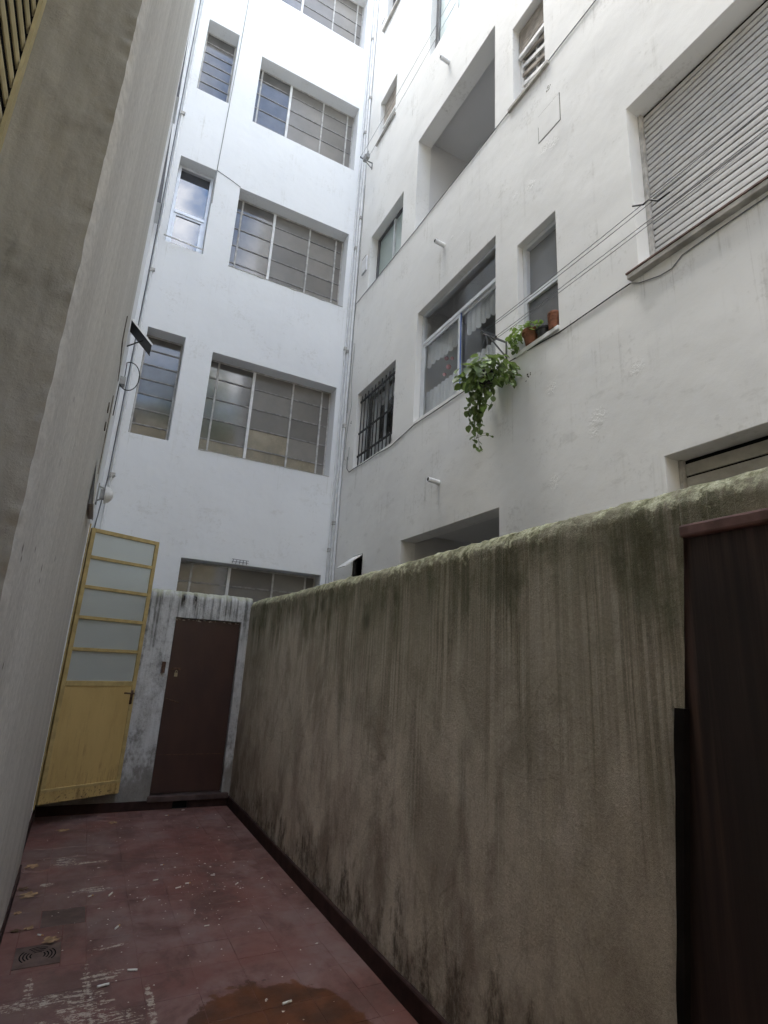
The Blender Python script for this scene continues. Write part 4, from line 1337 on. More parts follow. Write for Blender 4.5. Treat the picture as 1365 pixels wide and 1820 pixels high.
# dark wooden door in the wall, its lintel and the warped strip beside it
wd = box('door', 'dark_wood', cw, XC + 0.016, XC + 0.06, -0.05, 1.36, 0.012, 2.062, 0.003)
wd['label'] = 'dark brown wooden door at the right edge'
lt = MB(); lt.box(XC - 0.014, XC + 0.07, -0.02, 1.128, 2.052, 2.094); lt.build('lintel', 'lintel_wood', cw, bevel=0.008)
st = MB(); n = 36
for i in range(n + 1):
    z = 1.515 * i / n
    ye = 1.118 + 0.095 * (DOOR_Z - z)
    w0 = ye - 0.010 + 0.002 * noise.noise(Vector((z * 4, 1, 0)))
    w1 = ye + 0.004 + 0.018 * (i / n) + 0.005 * noise.noise(Vector((z * 6, 8, 0)))
    st.v += [(XC - 0.015, w0, z), (XC - 0.015, w1, z), (XC + 0.014, w1, z), (XC + 0.014, w0, z)]
for i in range(n):
    for j in range(4):
        a, c = i * 4 + j, i * 4 + (j + 1) % 4
        st.f.append((a, c, c + 4, a + 4)); st.mi.append(0)
st.f.append(tuple(n * 4 + j for j in range(4))); st.mi.append(0)
st.build('door_strip', 'black_wood', cw)

# ------------------------------------------------------------------ yellow door standing open
Hp, Fp = Vector((-0.165, 6.35, 0)), Vector((0.525, 6.68, 0))
ydir = (Fp - Hp).normalized(); WD = (Fp - Hp).length
ZB, ZT = 0.185, 2.795
ynorm = Vector((ydir.y, -ydir.x, 0))     # towards the camera
yd = empty('glazed_door', (Hp.x, Hp.y, ZB))
tag(yd, 'yellow metal door with five frosted panes standing open against the end wall', 'door')
yd.rotation_euler = (0, 0, math.atan2(ydir.y, ydir.x))
def dpart(name, mat, x0, x1, y0, y1, z0, z1, parent=None, bevel=0.0):
    mb = MB(); mb.box(x0, x1, y0, y1, z0 - ZB, z1 - ZB)
    o = link(name, mb.mesh(name, mat), parent or yd)
    o.matrix_parent_inverse.identity()
    if bevel: add_bevel(o, bevel)
    return o
S = 0.042
dpart('stile', 'yellow_frame', 0, S, -0.018, 0.018, ZB, ZT, bevel=0.003)
dpart('stile', 'yellow_frame', WD - S, WD, -0.018, 0.018, ZB, ZT, bevel=0.003)
bars = [1.25, 1.575, 1.885, 2.19, 2.495]
dpart('top_rail', 'yellow_frame', S, WD - S, -0.0175, 0.0175, ZT - S, ZT, bevel=0.003)
for i, z in enumerate(bars):
    w = 0.05 if i == 0 else 0.034
    dpart('glazing_bar', 'yellow_frame', S, WD - S, -0.0175, 0.0175, z - w / 2, z + w / 2, bevel=0.003)
for i, z in enumerate(bars):
    zt = (bars[i + 1] - 0.017) if i < 4 else ZT - S
    zb = z + (0.025 if i == 0 else 0.017)
    dpart('pane', 'frosted', S - .002, WD - S + .002, -0.002, 0.002, zb - .002, zt + .002)
pnl = dpart('panel', 'yellow_paint', S, WD - S, -0.012, 0.012, ZB + 0.13, 1.226)
dpart('kick_plate', 'yellow_paint', 0.002, WD - .002, -0.024, 0.012, ZB + 0.004, ZB + 0.13, bevel=0.004)
dpart('kick_rail', 'yellow_frame', 0.004, WD - .004, -0.028, -0.0245, ZB + 0.105, ZB + 0.128)
hb = MB()
hx, hz = WD - 0.035, 1.155 - ZB
hb.box(hx - 0.012, hx + 0.012, -0.026, -0.018, hz - 0.11, hz + 0.03)
hb.tube([(hx, -0.02, hz), (hx, -0.065, hz), (hx - 0.015, -0.072, hz), (hx - 0.11, -0.072, hz + .006)], 0.008, 8)
o = link('handle', hb.mesh('handle', 'rust', True), yd); o.matrix_parent_inverse.identity()
# wooden-framed doorway edge on the left wall
box('door_frame', 'yellow_frame', left, X_FAR - 0.02, X_FAR + 0.012, 6.325, 6.36, 0.15, 2.83)

# ------------------------------------------------------------------ things fixed to the left wall
wedge('pushed_out_shutter', 6.30, 6.75, 8.60, 9.80, 0.032, 'uppermost pushed-out shutter on the left wall, a thin dark wedge edge-on', 'paint_end', xw=X_FAR)
wedge('pushed_out_shutter', 7.0, 7.45, 7.50, 8.95, 0.052, 'second pushed-out shutter on the left wall, next to the aluminium window', 'paint_end', xw=X_FAR)
wedge('pushed_out_shutter', 3.97, 4.5, 2.50, 2.80, 0.026, 'lowest pushed-out shutter on the left wall, left of the domed lamp', xw=X_LEFT + 0.004)
# black top-hung flap in front of the narrow lower window
fl = empty('awning_flap', (X_FAR, 6.3, 5.2))
tag(fl, 'black top-hung flap with a white edge jutting out beside the narrow window', 'window flap')
mb = MB()
v = [(X_FAR, 6.47, 5.33), (X_FAR, 6.75, 5.33), (0.075, 6.75, 5.08), (0.075, 6.47, 5.08)]
mb.v = v + [(x, y, z + 0.012) for (x, y, z) in v]
mb.f = [(0, 1, 2, 3), (7, 6, 5, 4), (0, 4, 5, 1), (1, 5, 6, 2), (2, 6, 7, 3), (3, 7, 4, 0)]; mb.mi = [0] * 6
mb.build('flap', 'black_iron', fl)
mb = MB(); mb.bar((X_FAR, 6.465, 5.342), (0.08, 6.465, 5.086), 0.006, 0.02); mb.build('edge_trim', 'plastic_white', fl)
mb = MB(); mb.bar((X_FAR, 6.6, 5.05), (-0.03, 6.6, 5.18), 0.012); mb.build('stay', 'black_iron', fl)
# domed lamp
dm = empty('wall_lamp', (X_FAR, 6.55, 3.2))
tag(dm, 'white domed lamp on a bracket above the yellow door', 'lamp')
mb = MB(); n = 18
prof2 = [(0.0, 0.095), (0.016, 0.098), (0.018, 0.092), (0.045, 0.080), (0.068, 0.055), (0.080, 0.025), (0.083, 0.001)]
for (dx, rr) in prof2:
    for j in range(n):
        t = 2 * math.pi * j / n
        mb.v.append((X_FAR + 0.075 + dx, 6.55 + rr * math.cos(t), 3.21 + rr * math.sin(t)))
for i in range(len(prof2) - 1):
    for j in range(n):
        a, c = i * n + j, i * n + (j + 1) % n
        mb.f.append((a, c, c + n, a + n)); mb.mi.append(0)
mb.f.append(tuple(range(n))); mb.mi.append(0)
mb.build('dome', 'plastic_white', dm, smooth=True)
mb = MB(); mb.box(X_FAR, X_FAR + 0.012, 6.49, 6.61, 3.10, 3.32); mb.bar((X_FAR + .01, 6.53, 3.13), (X_FAR + .076, 6.53, 3.17), 0.014); mb.bar((X_FAR + .01, 6.53, 3.29), (X_FAR + .076, 6.53, 3.27), 0.014); mb.box(X_FAR + .03, X_FAR + .074, 6.51, 6.59, 3.16, 3.26)
mb.build('bracket', 'cable_grey', dm)
# junction box with a cable loop
jb = empty('junction_box', (X_FAR, 6.5, 4.5))
tag(jb, 'small grey junction box with a black looped cable on the left wall', 'junction box')
box('case', 'cable_grey', jb, X_FAR, X_FAR + 0.06, 6.46, 6.56, 4.50, 4.60, 0.006)
pts = []
for i in range(25):
    t = i / 24
    a = R(115 - 290 * t)
    pts.append((X_FAR + 0.085 + 0.11 * math.cos(a) + 0.0, 6.5 - 0.02 * t, 4.63 + 0.18 * math.sin(a)))
pts = [(X_FAR + .045, 6.5, 4.58)] + pts + [(X_FAR + .005, 6.48, 4.46), (X_FAR + .004, 6.45, 4.1)]
mb = MB(); mb.tube(pts, 0.006, 6); mb.build('cable', 'cable_black', jb, smooth=True)
# small recesses and cracks in the plaster
for (y, z, w, h) in [(4.05, 3.20, 0.06, 0.06), (4.15, 3.10, 0.06, 0.05)]:
    box('pocket', 'crack_dark', left, X_LEFT, X_LEFT + 0.008, y, y + w, z, z + h)
for pts in ([(4.16, 4.02), (4.17, 3.92), (4.2, 3.83), (4.6, 3.86), (4.95, 3.84)], [(4.6, 3.55), (4.62, 3.3), (4.66, 3.1), (4.65, 2.9)]):
    mb = MB()
    for p, q in zip(pts, pts[1:]):
        mb.bar((X_LEFT + .002, p[0], p[1]), (X_LEFT + .002, q[0], q[1]), 0.008, 0.006)
    mb.build('crack', 'crack_dark', left)

# ------------------------------------------------------------------ pipes and cables in the corners
def conduit(name, x, y, z0, z1, r, lab, clips, cat='pipe', mat='pvc_white', side_clip=0.03):
    o = empty(name, (x, y, z0)); tag(o, lab, cat)
    mb = MB()
    pts = []
    nseg = int((z1 - z0) / 0.8)
    for i in range(nseg + 1):
        z = z0 + (z1 - z0) * i / nseg
        pts.append((x + 0.004 * noise.noise(Vector((x * 9, z * .8, 0))), y, z))
    mb.tube(pts, r, 10)
    mb.build('pipe', mat, o, smooth=True)
    for z in clips:
        m2 = MB(); m2.box(x - r - .005, x + r + side_clip * .6, y - r - .006, y + r + .004, z - 0.016, z + 0.016)
        m2.box(x - r - .008, x + r + .004, y - r - .014, y + r, z - 0.045, z - 0.026)
        m2.build('clamp', 'steel_frame', o)
    return o
conduit('conduit', 2.995, 7.565, 0, 17, 0.022, 'thick white conduit running up the corner of the two facades', [3.62, 6.55, 8.6, 11.2, 13.6])
conduit('conduit', 2.945, 7.575, 2.2, 17, 0.012, 'thin white conduit left of the thick one in the facade corner', [3.2, 6.6])
conduit('downpipe', 3.012, 7.50, 0, 17, 0.020, 'white pipe on the side facade right of the corner conduits', [5.2, 9.2, 12.0])
conduit('conduit', -0.095, 7.575, 0, 17, 0.016, 'white conduit up the left end of the end facade', [3.75, 6.85, 9.75], side_clip=0.045)
def cable(name, pts, r, lab, mat, wob=0.0, group=None, cat='cable'):
    out = []
    for p, q in zip(pts, pts[1:]):
        p, q = Vector(p), Vector(q)
        n = max(1, int((q - p).length / 0.12))
        for i in range(n):
            w = p.lerp(q, i / n)
            if wob:
                w = w + Vector((0, 0, 1)) * wob * noise.noise(w * 2.3) + Vector((0, 1, 0)) * (wob * 0.5 * noise.noise(w * 1.7 + Vector((5, 5, 5))))
            out.append(w)
    out.append(Vector(pts[-1]))
    mb = MB(); mb.tube(out, r, 5)
    o = mb.build(name, mat, None, smooth=True)
    return tag(o, lab, cat, group)
ye = Y_END - 0.007
cable('cable', [(0.60, ye, 13.4), (0.585, ye, 11.5), (0.56, ye, 10.0), (0.545, ye, 9.0), (0.55, ye, 8.35)], 0.006, 'thin grey cable hanging down beside the upper narrow windows', 'cable_grey')
cable('cable', [(0.545, ye, 8.99), (0.75, ye, 8.93), (0.935, ye, 8.865)], 0.005, 'short thin cable slanting to a corner of the second grid window', 'cable_grey')
cable('cable', [(-0.15, ye, 12.5), (-0.135, ye, 9.6), (-0.125, ye, 6.8), (-0.13, ye, 3.7), (-0.175, ye, 2.9)], 0.007, 'dark cable running down the left end of the end facade', 'line_grey', 0.02)
xs_ = X_SIDE - 0.008
cable('cable', [(xs_, 7.54, 7.41), (xs_, 5.6, 7.375), (xs_, 3.5, 7.37), (xs_, 2.2, 7.40), (xs_, -1.0, 7.41)], 0.005, 'thin dark cable along the side facade below the upper loggia', 'line_grey', 0.012)
cable('cable', [(xs_, 7.33, 4.62), (xs_, 7.32, 4.42), (xs_, 7.22, 4.33), (xs_, 7.05, 4.34), (xs_, 5.9, 4.31), (xs_, 5.3, 4.39), (xs_, 3.75, 4.385), (xs_, 2.95, 4.335), (xs_, 2.25, 4.345)], 0.005, 'thin dark cable along the side facade below the kitchen window', 'cable_black', 0.015)
cable('cable', [(xs_, 2.25, 4.345), (xs_, 2.18, 4.30), (xs_, 2.02, 4.255), (xs_, 1.93, 4.25), (xs_, 1.85, 4.30), (xs_, 1.2, 4.32), (xs_, 0.2, 4.33)], 0.004, 'thin cable bending along below the big shutter sill', 'line_grey', 0.01)
cable('cable', [(xs_ - .01, 7.36, 6.6), (xs_ - .01, 7.38, 5.9), (xs_ - .01, 7.30, 5.45), (xs_ - .01, 7.40, 5.0), (xs_ - .01, 7.42, 4.6), (xs_ - .01, 7.28, 4.55), (xs_ - .01, 7.26, 4.75)], 0.005, 'loose looping cable beside the barred window', 'cable_grey', 0.03)
cable('cable', [(3.03, 7.47, 9.9), (3.02, 7.45, 8.6), (3.03, 7.48, 7.4), (3.02, 7.46, 5.4)], 0.006, 'grey cable clipped down the corner past the frosted window', 'cable_grey', 0.02)

# clothes lines
def bracket(name, u, z, arm, lab, z_leg=0.16):
    o = empty(name, map_side(u, 0, z)); tag(o, lab, 'bracket')
    mb = MB()
    mb.bar(map_side(u, -0.006, z + .01), map_side(u, -0.006, z - z_leg - 0.02), 0.012)
    mb.bar(map_side(u, 0.0, z), map_side(u, -arm, z), 0.014)
    mb.bar(map_side(u, -0.004, z - z_leg), map_side(u, -arm * 0.75, z), 0.010)
    mb.build('frame', 'alu_dark', o)
    mb = MB()
    for a in (arm * 0.97, arm * 0.45):
        mb.tube([map_side(u - .012, -a, z + .012), map_side(u + .012, -a, z + .012)], 0.010, 8)
    mb.build('pulley', 'black_iron', o)
    return o
bracket('line_bracket', 3.62, 4.60, 0.30, 'dark triangular clothes-line bracket above the hanging plant')
bracket('line_bracket', 7.22, 10.17, 0.24, 'dark triangular clothes-line bracket up in the facade corner', 0.12)
bracket('line_bracket', 1.10, 4.62, 0.30, 'clothes-line bracket at the right edge in front of the big shutter')
def line(p, q, lab, sag_=0.02, r=0.0027):
    p, q = Vector(p), Vector(q); n = 14
    pts = [p.lerp(q, i / n) - Vector((0, 0, sag_ * 4 * (i / n) * (1 - i / n))) for i in range(n + 1)]
    mb = MB(); mb.tube(pts, r, 5)
    tag(mb.build('clothes_line', 'line_grey', None, smooth=True), lab, 'clothes line', 'clothes lines on the side facade')
line((2.75, 3.62, 4.617), (2.75, 1.10, 4.637), 'upper front clothes line before the big shutter')
line((2.75, 3.62, 4.597), (2.75, 1.10, 4.605), 'second clothes line, just below the upper front one', 0.03)
line((2.905, 3.62, 4.617), (2.905, 1.10, 4.633), 'third clothes line, passing the sash window pots', 0.012)
line((2.905, 3.62, 4.592), (2.905, 1.10, 4.610), 'lowest clothes line, closest to the shutter sill', 0.022)
line((2.81, 7.22, 10.19), (2.81, 3.4, 10.15), 'high outer clothes line from the corner bracket', 0.05)
line((2.93, 7.22, 10.19), (2.93, 3.4, 10.3), 'high inner clothes line from the corner bracket', 0.04)
mb = MB(); mb.tube([(2.75, 1.98, 4.66), (2.755, 1.9, 4.61), (2.74, 1.85, 4.60), (2.75, 1.80, 4.55), (2.76, 1.72, 4.555)], 0.006, 6)
tag(mb.build('wire_knot', 'black_iron', None, smooth=True), 'dark twist of wire knotted on the clothes line', 'wire')
# pegs hanging on the upper bracket
for k, (y, z) in enumerate([(7.16, 10.10), (7.05, 10.06)]):
    mb = MB(); mb.box(2.84, 2.90, y - .03, y + .03, z - .03, z + .05); mb.box(2.86, 2.88, y - .01, y + .01, z + .05, z + .12)
    tag(mb.build('line_peg', 'cable_grey', None), 'pale fitting hanging near the upper corner bracket, ' + ('next to it' if k == 0 else 'second from it'), 'fitting')
# small wire rack on the ledge of the lowest grid window
mb = MB()
for k in range(5):
    mb.tube([(1.56 + .05 * k, 7.59, 2.81), (1.57 + .045 * k, 7.56, 2.86)], 0.004, 5)
mb.tube([(1.55, 7.56, 2.865), (1.78, 7.56, 2.862)], 0.004, 5); mb.tube([(1.55, 7.575, 2.835), (1.78, 7.575, 2.835)], 0.004, 5)
tag(mb.build('wire_rack', 'line_grey', None), 'little bent wire rack above the lowest grid window', 'rack')
# dark fitting in the loggia opening, thin stalk
lf = empty('loggia_light', map_side(3.83, 0.05, 7.9)); tag(lf, 'small black wall light at the right jamb of the upper loggia', 'lamp')
mb = MB(); mb.tube([map_side(3.803, 0.12, 7.62), map_side(3.84, 0.10, 7.66), map_side(3.84, 0.10, 7.86)], 0.008, 6); mb.lathe([(0.001, 0), (.03, .01), (.035, .05), (.02, .07), (.001, .075)], 10, map_side(3.84, 0.10, 7.86)); mb.lathe([(.001, 0), (.03, .0), (.03, .05), (.001, .05)], 8, map_side(3.835, .11, 7.58))
mb.build('fitting', 'black_iron', lf)

# ------------------------------------------------------------------ plants
def leaf_mesh(name, mat, L=0.05, W=0.045):
    mb = MB()
    out = [(0, 0), (.18, .42), (.45, .5), (.75, .34), (1.0, 0.0)]
    mb.v = [(0, 0, 0), (L * .3, 0, -.004), (L * .65, 0, -.004), (L, 0, -0.006)]
    l = [(L * x, W * y, 0.006 * (1 - x)) for x, y in out[1:4]]
    rr = [(L * x, -W * y, 0.006 * (1 - x)) for x, y in out[1:4]]
    mb.v += l + rr
    mb.f = [(0, 1, 4), (1, 5, 4), (1, 2, 5), (2, 6, 5), (2, 3, 6), (0, 7, 1), (1, 7, 8), (1, 8, 2), (2, 8, 9), (2, 9, 3)]
    mb.mi = [0] * 10
    return mb.mesh(name, mat, True)
LEAF = {k: leaf_mesh('leaf', k) for k in ('leaf_dark', 'leaf_bright')}
def add_leaf(root, p, mat, size, yaw=None, pitch=None):
    o = link('leaf', LEAF[mat], root)
    o.location = p
    o.rotation_euler = (random.uniform(-.5, .5), pitch if pitch is not None else random.uniform(0.1, 1.2), yaw if yaw is not None else random.uniform(0, 6.28))
    o.scale = (size, size, size)
    return o
hp = empty('hanging_plant', (2.76, 3.60, 4.05))
tag(hp, 'trailing green plant in a hanging basket below the clothes-line bracket', 'plant')
cx, cy, cz = 2.78, 3.60, 4.13
mb = MB(); mb.lathe([(0.001, -0.07), (0.055, -0.07), (0.078, 0.03), (0.088, 0.035), (0.088, 0.05), (0.076, 0.05), (0.07, 0.02), (0.001, 0.02)], 16, (cx, cy, cz))
mb.build('pot', 'pot_dark', hp, smooth=True)
mb = MB()
for a in (0.3, 2.4, 4.5):
    mb.tube([(cx + .1 * math.cos(a), cy + .1 * math.sin(a), cz + .05), (cx, cy + .0, cz + .46)], 0.003, 5)
mb.build('hanger', 'line_grey', hp)
for i in range(150):   # cushion of leaves over the pot
    a = random.uniform(0, 6.28); r = 0.25 * math.sqrt(random.random())
    x, y = cx + r * math.cos(a), cy + r * 1.15 * math.sin(a)
    z = cz + 0.10 + 0.10 * (1 - (r / .25) ** 2) * random.random() - 0.16 * (r / .25) ** 2 * random.random()
    add_leaf(hp, (x, y, z), 'leaf_bright' if random.random() < 0.18 else 'leaf_dark', random.uniform(1.2, 1.9), a + random.uniform(-.8, .8), random.uniform(0.0, 1.2))
for i in range(45):
    a = random.uniform(2.2, 5.2); r = random.uniform(.09, .15)
    add_leaf(hp, (cx + r * math.cos(a), cy + r * math.sin(a) * 1.3, cz + random.uniform(-.10, .07)), 'leaf_bright' if random.random() < .15 else 'leaf_dark', random.uniform(1.0, 1.6), a + random.uniform(-.6, .6), random.uniform(.5, 1.4))
vines = [((0.02, 0.16), 0.62, 0.03), ((0.0, 0.13), 0.50, -0.02), ((-0.03, 0.19), 0.42, 0.02), ((0.03, 0.10), 0.66, 0.05), ((-0.05, -0.02), 0.34, -0.03), ((0.02, -0.05), 0.30, -0.02), ((0.05, -0.20), 0.20, -0.12), ((0.0, -0.22), 0.16, -0.16), ((-0.1, 0.05), 0.25, 0.02)]
sm_ = MB()
for (dx, dy), Lg, drift in vines:
    pts = []; nst = int(Lg / 0.035)
    for i in range(nst + 1):
        t = i / nst
        pts.append((cx + dx + .02 * noise.noise(Vector((dx * 9, i * .4, 1))), cy + dy + drift * t + .03 * noise.noise(Vector((dy * 9, i * .35, 7))), cz + 0.03 - Lg * t))
    sm_.tube(pts, 0.0025, 4)
    for i, p in enumerate(pts):
        dens = 2 if i < nst * 0.6 else 1
        for _ in range(dens):
            if random.random() < 0.82:
                add_leaf(hp, (p[0] + random.uniform(-.02, .02), p[1] + random.uniform(-.02, .02), p[2]), 'leaf_bright' if random.random() < .12 else 'leaf_dark', random.uniform(0.9, 1.5), None, random.uniform(0.5, 1.4))
p0 = Vector((cx + .02, cy + .17, cz - .52))
for k in range(3):
    q = p0 + Vector((0.0, -0.10 - 0.06 * k, 0.05 - 0.05 * k))
    sm_.tube([p0, p0.lerp(q, .5) + Vector((0, 0, .02)), q], 0.002, 4)
    add_leaf(hp, tuple(q), 'leaf_dark', 0.7)
sm_.build('vine', 'stem', hp)

def pot(name, y, x, z, r0, r1, h, mat, lab, rim=True):
    o = empty(name, (x, y, z)); tag(o, lab, 'plant pot')
    mb = MB()
    pr = [(0.001, 0), (r0, 0), (r1 * 0.97, h * 0.78)] + ([(r1 * 1.08, h * .78), (r1 * 1.10, h)] if rim else [(r1, h)]) + [(r1 * .9, h), (r1 * .86, h * .85), (0.001, h * .85)]
    mb.lathe(pr, 18, (x, y, z)); mb.build('pot', mat, o, smooth=False)
    m2 = MB(); m2.lathe([(0.001, 0), (r1 * .87, 0)], 14, (x, y, z + h * .87)); m2.build('soil', 'soil', o)
    return o
zs_ = 4.404
pa = pot('potted_plant', 3.30, 3.055, zs_, 0.052, 0.078, 0.14, 'terracotta', 'orange pot with bright bushy foliage on the window sill')
for i in range(95):
    a = random.uniform(0, 6.28); r = 0.14 * math.sqrt(random.random())
    add_leaf(pa, (3.045 + r * math.cos(a) - .01, 3.33 + r * 1.2 * math.sin(a) + .02, zs_ + 0.15 + .06 * random.random() - .10 * (r / .14) ** 2 * random.random()), 'leaf_bright', random.uniform(0.8, 1.3), a, random.uniform(-.1, 1.1))
for i in range(30):
    add_leaf(pa, (3.0 + random.uniform(-.05, .03), 3.44 + random.uniform(-.05, .07), zs_ + random.uniform(-0.01, .14)), 'leaf_bright' if random.random() < .6 else 'leaf_dark', random.uniform(0.6, 1.0), None, random.uniform(.4, 1.4))
for i in range(6):
    add_leaf(pa, (3.03 + random.uniform(-.03, .03), 3.20 + random.uniform(-.03, .03), zs_ + random.uniform(.15, .19)), 'leaf_bright', 0.7)
pot('plant_pot', 3.155, 3.06, zs_, 0.05, 0.062, 0.085, 'pot_dark', 'small black plastic pot between the two orange pots')
pc = pot('plant_pot', 3.02, 3.05, zs_, 0.042, 0.052, 0.16, 'terracotta', 'tall ribbed terracotta pot at the right end of the sill', False)
for k in range(5):
    mb = MB(); zz = 0.02 + 0.03 * k; r = 0.042 + 0.01 * zz / .16
    mb.lathe([(r, -.006), (r + .005, 0), (r, .006)], 18, (3.05, 3.02, zs_ + zz)); mb.build('rib', 'terracotta', pc, smooth=True)
mb = MB(); mb.tube([(3.05, 3.03, zs_ + .14), (3.045, 3.035, zs_ + .20)], 0.003, 5); mb.build('stalk', 'stem', pc)

# ------------------------------------------------------------------ litter on the floor
def dead_leaf(x, y, size, rot, lab, mat='dead_leaf', z=0.003):
    mb = MB(); n = 22; size *= 1.15
    mb.v.append((0, 0, 0.004))
    sd = random.random() * 50
    for i in range(n):
        a = 2 * math.pi * i / n
        lobes = 0.55 + 0.45 * abs(math.cos(a * 2.5)) ** 0.7
        r = size * lobes * (0.85 + 0.3 * noise.noise(Vector((math.cos(a) * 3 + sd, math.sin(a) * 3, 0))))
        if abs(a - math.pi) < 0.4: r *= 0.6
        mb.v.append((r * math.cos(a), r * 0.85 * math.sin(a), 0.001 + 0.20 * r * abs(noise.noise(Vector((math.cos(a) * 1.5, math.sin(a) * 1.5, sd))))))
    for i in range(n):
        mb.f.append((0, 1 + i, 1 + (i + 1) % n)); mb.mi.append(0)
    o = empty('dead_leaf', (x, y, z)); o.rotation_euler = (0, 0, rot); tag(o, lab, 'dead leaf', 'dead leaves on the red floor')
    b_ = link('blade', mb.mesh('blade', mat), o); b_.matrix_parent_inverse.identity()
    s = MB(); s.tube([(-size * .3, 0, .004), (-size * 1.0, size * .12, .003)], 0.0015, 4)
    s_ = link('stalk', s.mesh('stalk', 'dead_leaf_dark'), o); s_.matrix_parent_inverse.identity()
dead_leaf(0.085, 6.18, 0.060, 0.4, 'curled brown leaf on the floor below the yellow door')
dead_leaf(0.50, 6.32, 0.050, 2.0, 'single brown leaf in mid floor before the yellow door')
dead_leaf(-0.085, 5.30, 0.055, 1.0, 'tan leaf farthest along the foot of the left wall')
dead_leaf(-0.105, 4.86, 0.045, 2.2, 'dark shrivelled leaf at the left wall, behind a tan one', 'dead_leaf_dark')
dead_leaf(-0.065, 4.74, 0.060, 0.2, 'broad tan leaf by the left wall, beside a dark one')
dead_leaf(-0.10, 4.47, 0.028, 1.4, 'small tan leaf by the left wall, nearer than the broad one')
dead_leaf(-0.085, 4.22, 0.032, 2.8, 'small reddish-brown leaf against the left skirting', 'dead_leaf_dark')
dead_leaf(-0.025, 4.23, 0.032, 0.9, 'small curled leaf just right of a dark one by the left wall')
dead_leaf(0.10, 4.03, 0.050, 3.6, 'tan leaf lying across the back edge of the floor drain', z=0.006)
# cigarette ends
BUTT = {}
mb = MB(); mb.tube([(-.014, 0, .004), (.010, 0, .004)], 0.0040, 8); BUTT['paper'] = mb.mesh('paper', 'butt_white', True)
mb = MB(); mb.tube([(.0102, 0, .004), (.022, 0, .004)], 0.0039, 8); BUTT['filter'] = mb.mesh('filter', 'butt_filter', True)
mb = MB(); mb.tube([(.0102, 0, .004), (.022, 0, .004)], 0.0039, 8); BUTT['filter_white'] = mb.mesh('filter', 'butt_white', True)
def butt(x, y, rot, lab, s=1.0, flt='filter_white'):
    o = empty('cigarette_butt', (x, y, 0.0008)); o.rotation_euler = (0, 0, rot); o.scale = (s, s, s)
    tag(o, lab, 'cigarette butt', 'cigarette butts on the floor')
    for k in ('paper', flt):
        p = link(k.split('_')[0], BUTT[k], o); p.matrix_parent_inverse.identity()
GEN = 'stubbed-out white cigarette butt on the dry red tiles'
butt(1.135, 2.99, 0.2, 'white cigarette butt lying in the damp orange patch', 1.35)
butt(0.485, 3.55, -0.3, 'square-ended white butt on the tiles right of the scuffed corner', 1.35)
butt(0.345, 3.45, 0.15, 'white butt lying on the cream scuffs', 1.5)
butt(0.42, 4.58, 1.1, 'pale butt beside the slanting scratch behind the lid', 1.4)
butt(0.44, 4.07, 1.0, 'brown-tipped butt in front of the inspection lid', 1.3, 'filter')
for (x, y, r_) in [(1.0, 6.45, .1), (1.22, 5.95, .4), (0.72, 4.75, .0), (0.85, 4.56, .5), (0.30, 4.60, .3), (0.04, 4.12, -.5), (0.925, 4.62, .3), (1.12, 4.72, -.2), (1.25, 4.50, .9), (1.45, 4.55, .4), (0.80, 5.05, 0.), (0.93, 3.92, .1), (1.18, 6.62, .2), (1.5, 5.9, 0.1), (0.62, 4.43, .8)]:
    butt(x, y, r_ + random.uniform(-.3, .3), GEN, random.uniform(0.65, 1.05), random.choice(['filter', 'filter_white']))
mb = MB()
for i in range(300):
    x, y = random.uniform(-.1, 1.6), random.uniform(2.7, 6.6)
    if random.random() < 0.45: x, y = random.gauss(0.95, 0.32), random.gauss(4.6, 0.45)
    if not (-.1 < x < 1.62 and 2.6 < y < 6.65): continue
    s = random.uniform(.0018, .0075) if random.random() < .9 else random.uniform(.008, .014)
    a = random.uniform(0, 6.28); k = len(mb.v); h = s * random.uniform(.15, .4)
    for t in (0, 2.1, 4.2):
        mb.v.append((x + s * math.cos(a + t), y + s * random.uniform(.4, 1) * math.sin(a + t), 0.0006))
    mb.v.append((x, y, 0.0008 + h))
    mb.f += [(k, k + 1, k + 3), (k + 1, k + 2, k + 3), (k + 2, k, k + 3)]; mb.mi += [0, 0, 0]
tag(mb.build('paint_chips', 'chips'), 'tiny pale paint chips scattered over the red floor', 'debris', kind='stuff')

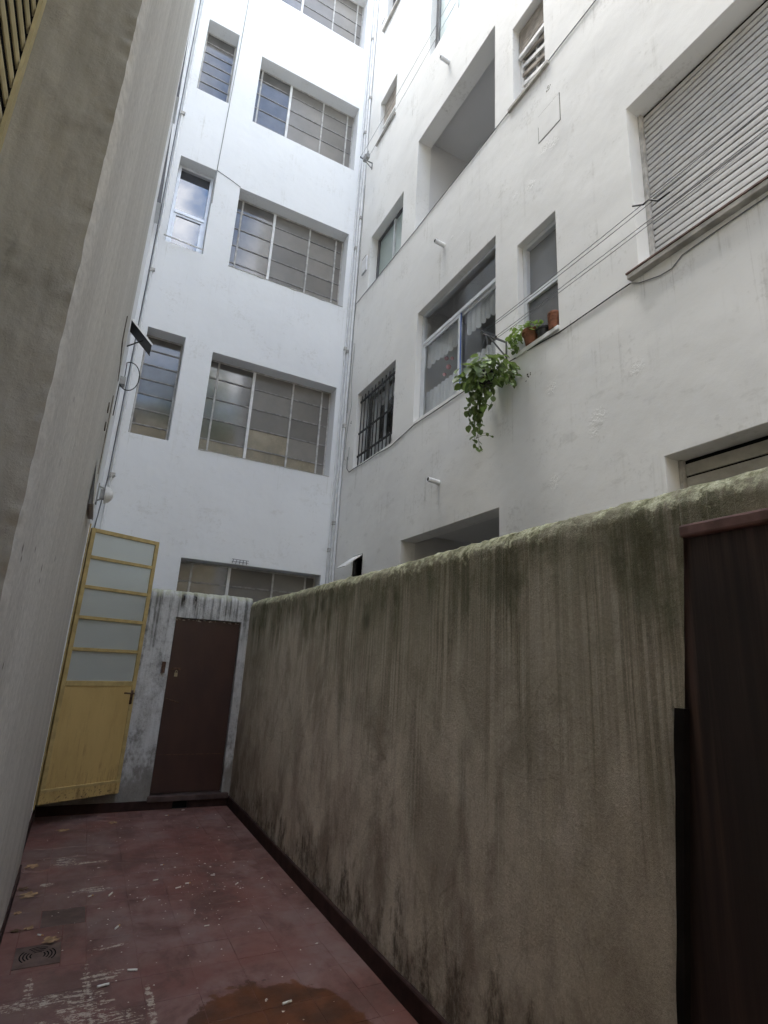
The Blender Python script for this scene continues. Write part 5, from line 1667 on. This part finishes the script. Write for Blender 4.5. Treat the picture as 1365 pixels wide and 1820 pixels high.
# ------------------------------------------------------------------ behind the camera: covered passage, beige house and tree that the panes mirror
ps = empty('passage_roof', (0.75, -2.5, 2.75))
tag(ps, 'concrete slab roofing the passage behind the viewpoint', 'roof')
box('slab', 'slab', ps, -0.36, 3.03, -4.5, 0.30, 2.72, 2.92, 0.01)
hs = empty('neighbour_house', (2, -9, 0))
tag(hs, 'beige rendered house mirrored in the lower grid window panes', 'building')
box('wall', 'beige_render', hs, -9, 14, -15, -9, -0.05, 11.6)
box('roof_edge', 'slab', hs, -9.2, 14.2, -15.2, -8.85, 11.602, 11.8)
for i in range(5):
    for j in range(3):
        x = -5 + 3.6 * i; z = 2 + 3.1 * j
        w = box('window', 'steel_white', hs, x, x + 1.3, -8.999, -8.93, z, z + 1.5)
        box('pane', 'pane_smoke', w, x + .08, x + 1.22, -8.929, -8.92, z + .08, z + 1.42)
tr = empty('tree', (2.4, -6.8, 0))
tag(tr, 'leafy street tree mirrored above the beige house in the grid window', 'tree')
mb = MB(); mb.tube([(2.4, -6.8, -.05), (2.45, -6.8, 3), (2.3, -6.75, 6), (2.5, -6.8, 9), (2.4, -6.7, 12.2)], [.22, .19, .16, .11, .04], 9)
tips = []
for k in range(26):
    z = random.uniform(5.5, 12); a = random.uniform(0, 6.28); L = random.uniform(.8, 2.1)
    s = Vector((2.4, -6.78, z)); e = s + Vector((math.cos(a) * L, math.sin(a) * L * .8, L * random.uniform(.3, .9)))
    mb.tube([s, s.lerp(e, .5) + Vector((0, 0, -.1)), e], [.05, .03, .01], 5); tips += [e, s.lerp(e, .6)]
mb.build('trunk', 'bark', tr, smooth=True)
mb = MB()
for e in tips:
    for _ in range(60):
        p = e + Vector((random.gauss(0, .38), random.gauss(0, .38), random.gauss(0, .3)))
        u = Vector((random.uniform(-1, 1), random.uniform(-1, 1), random.uniform(-1, 1))).normalized() * .09
        v = u.cross(Vector((random.uniform(-1, 1), random.uniform(-1, 1), random.uniform(-1, 1)))).normalized() * .06
        mb.quad(p - u, p - v, p + u, p + v)
tag(mb.build('crown', 'leaf_dark', tr), kind='stuff')
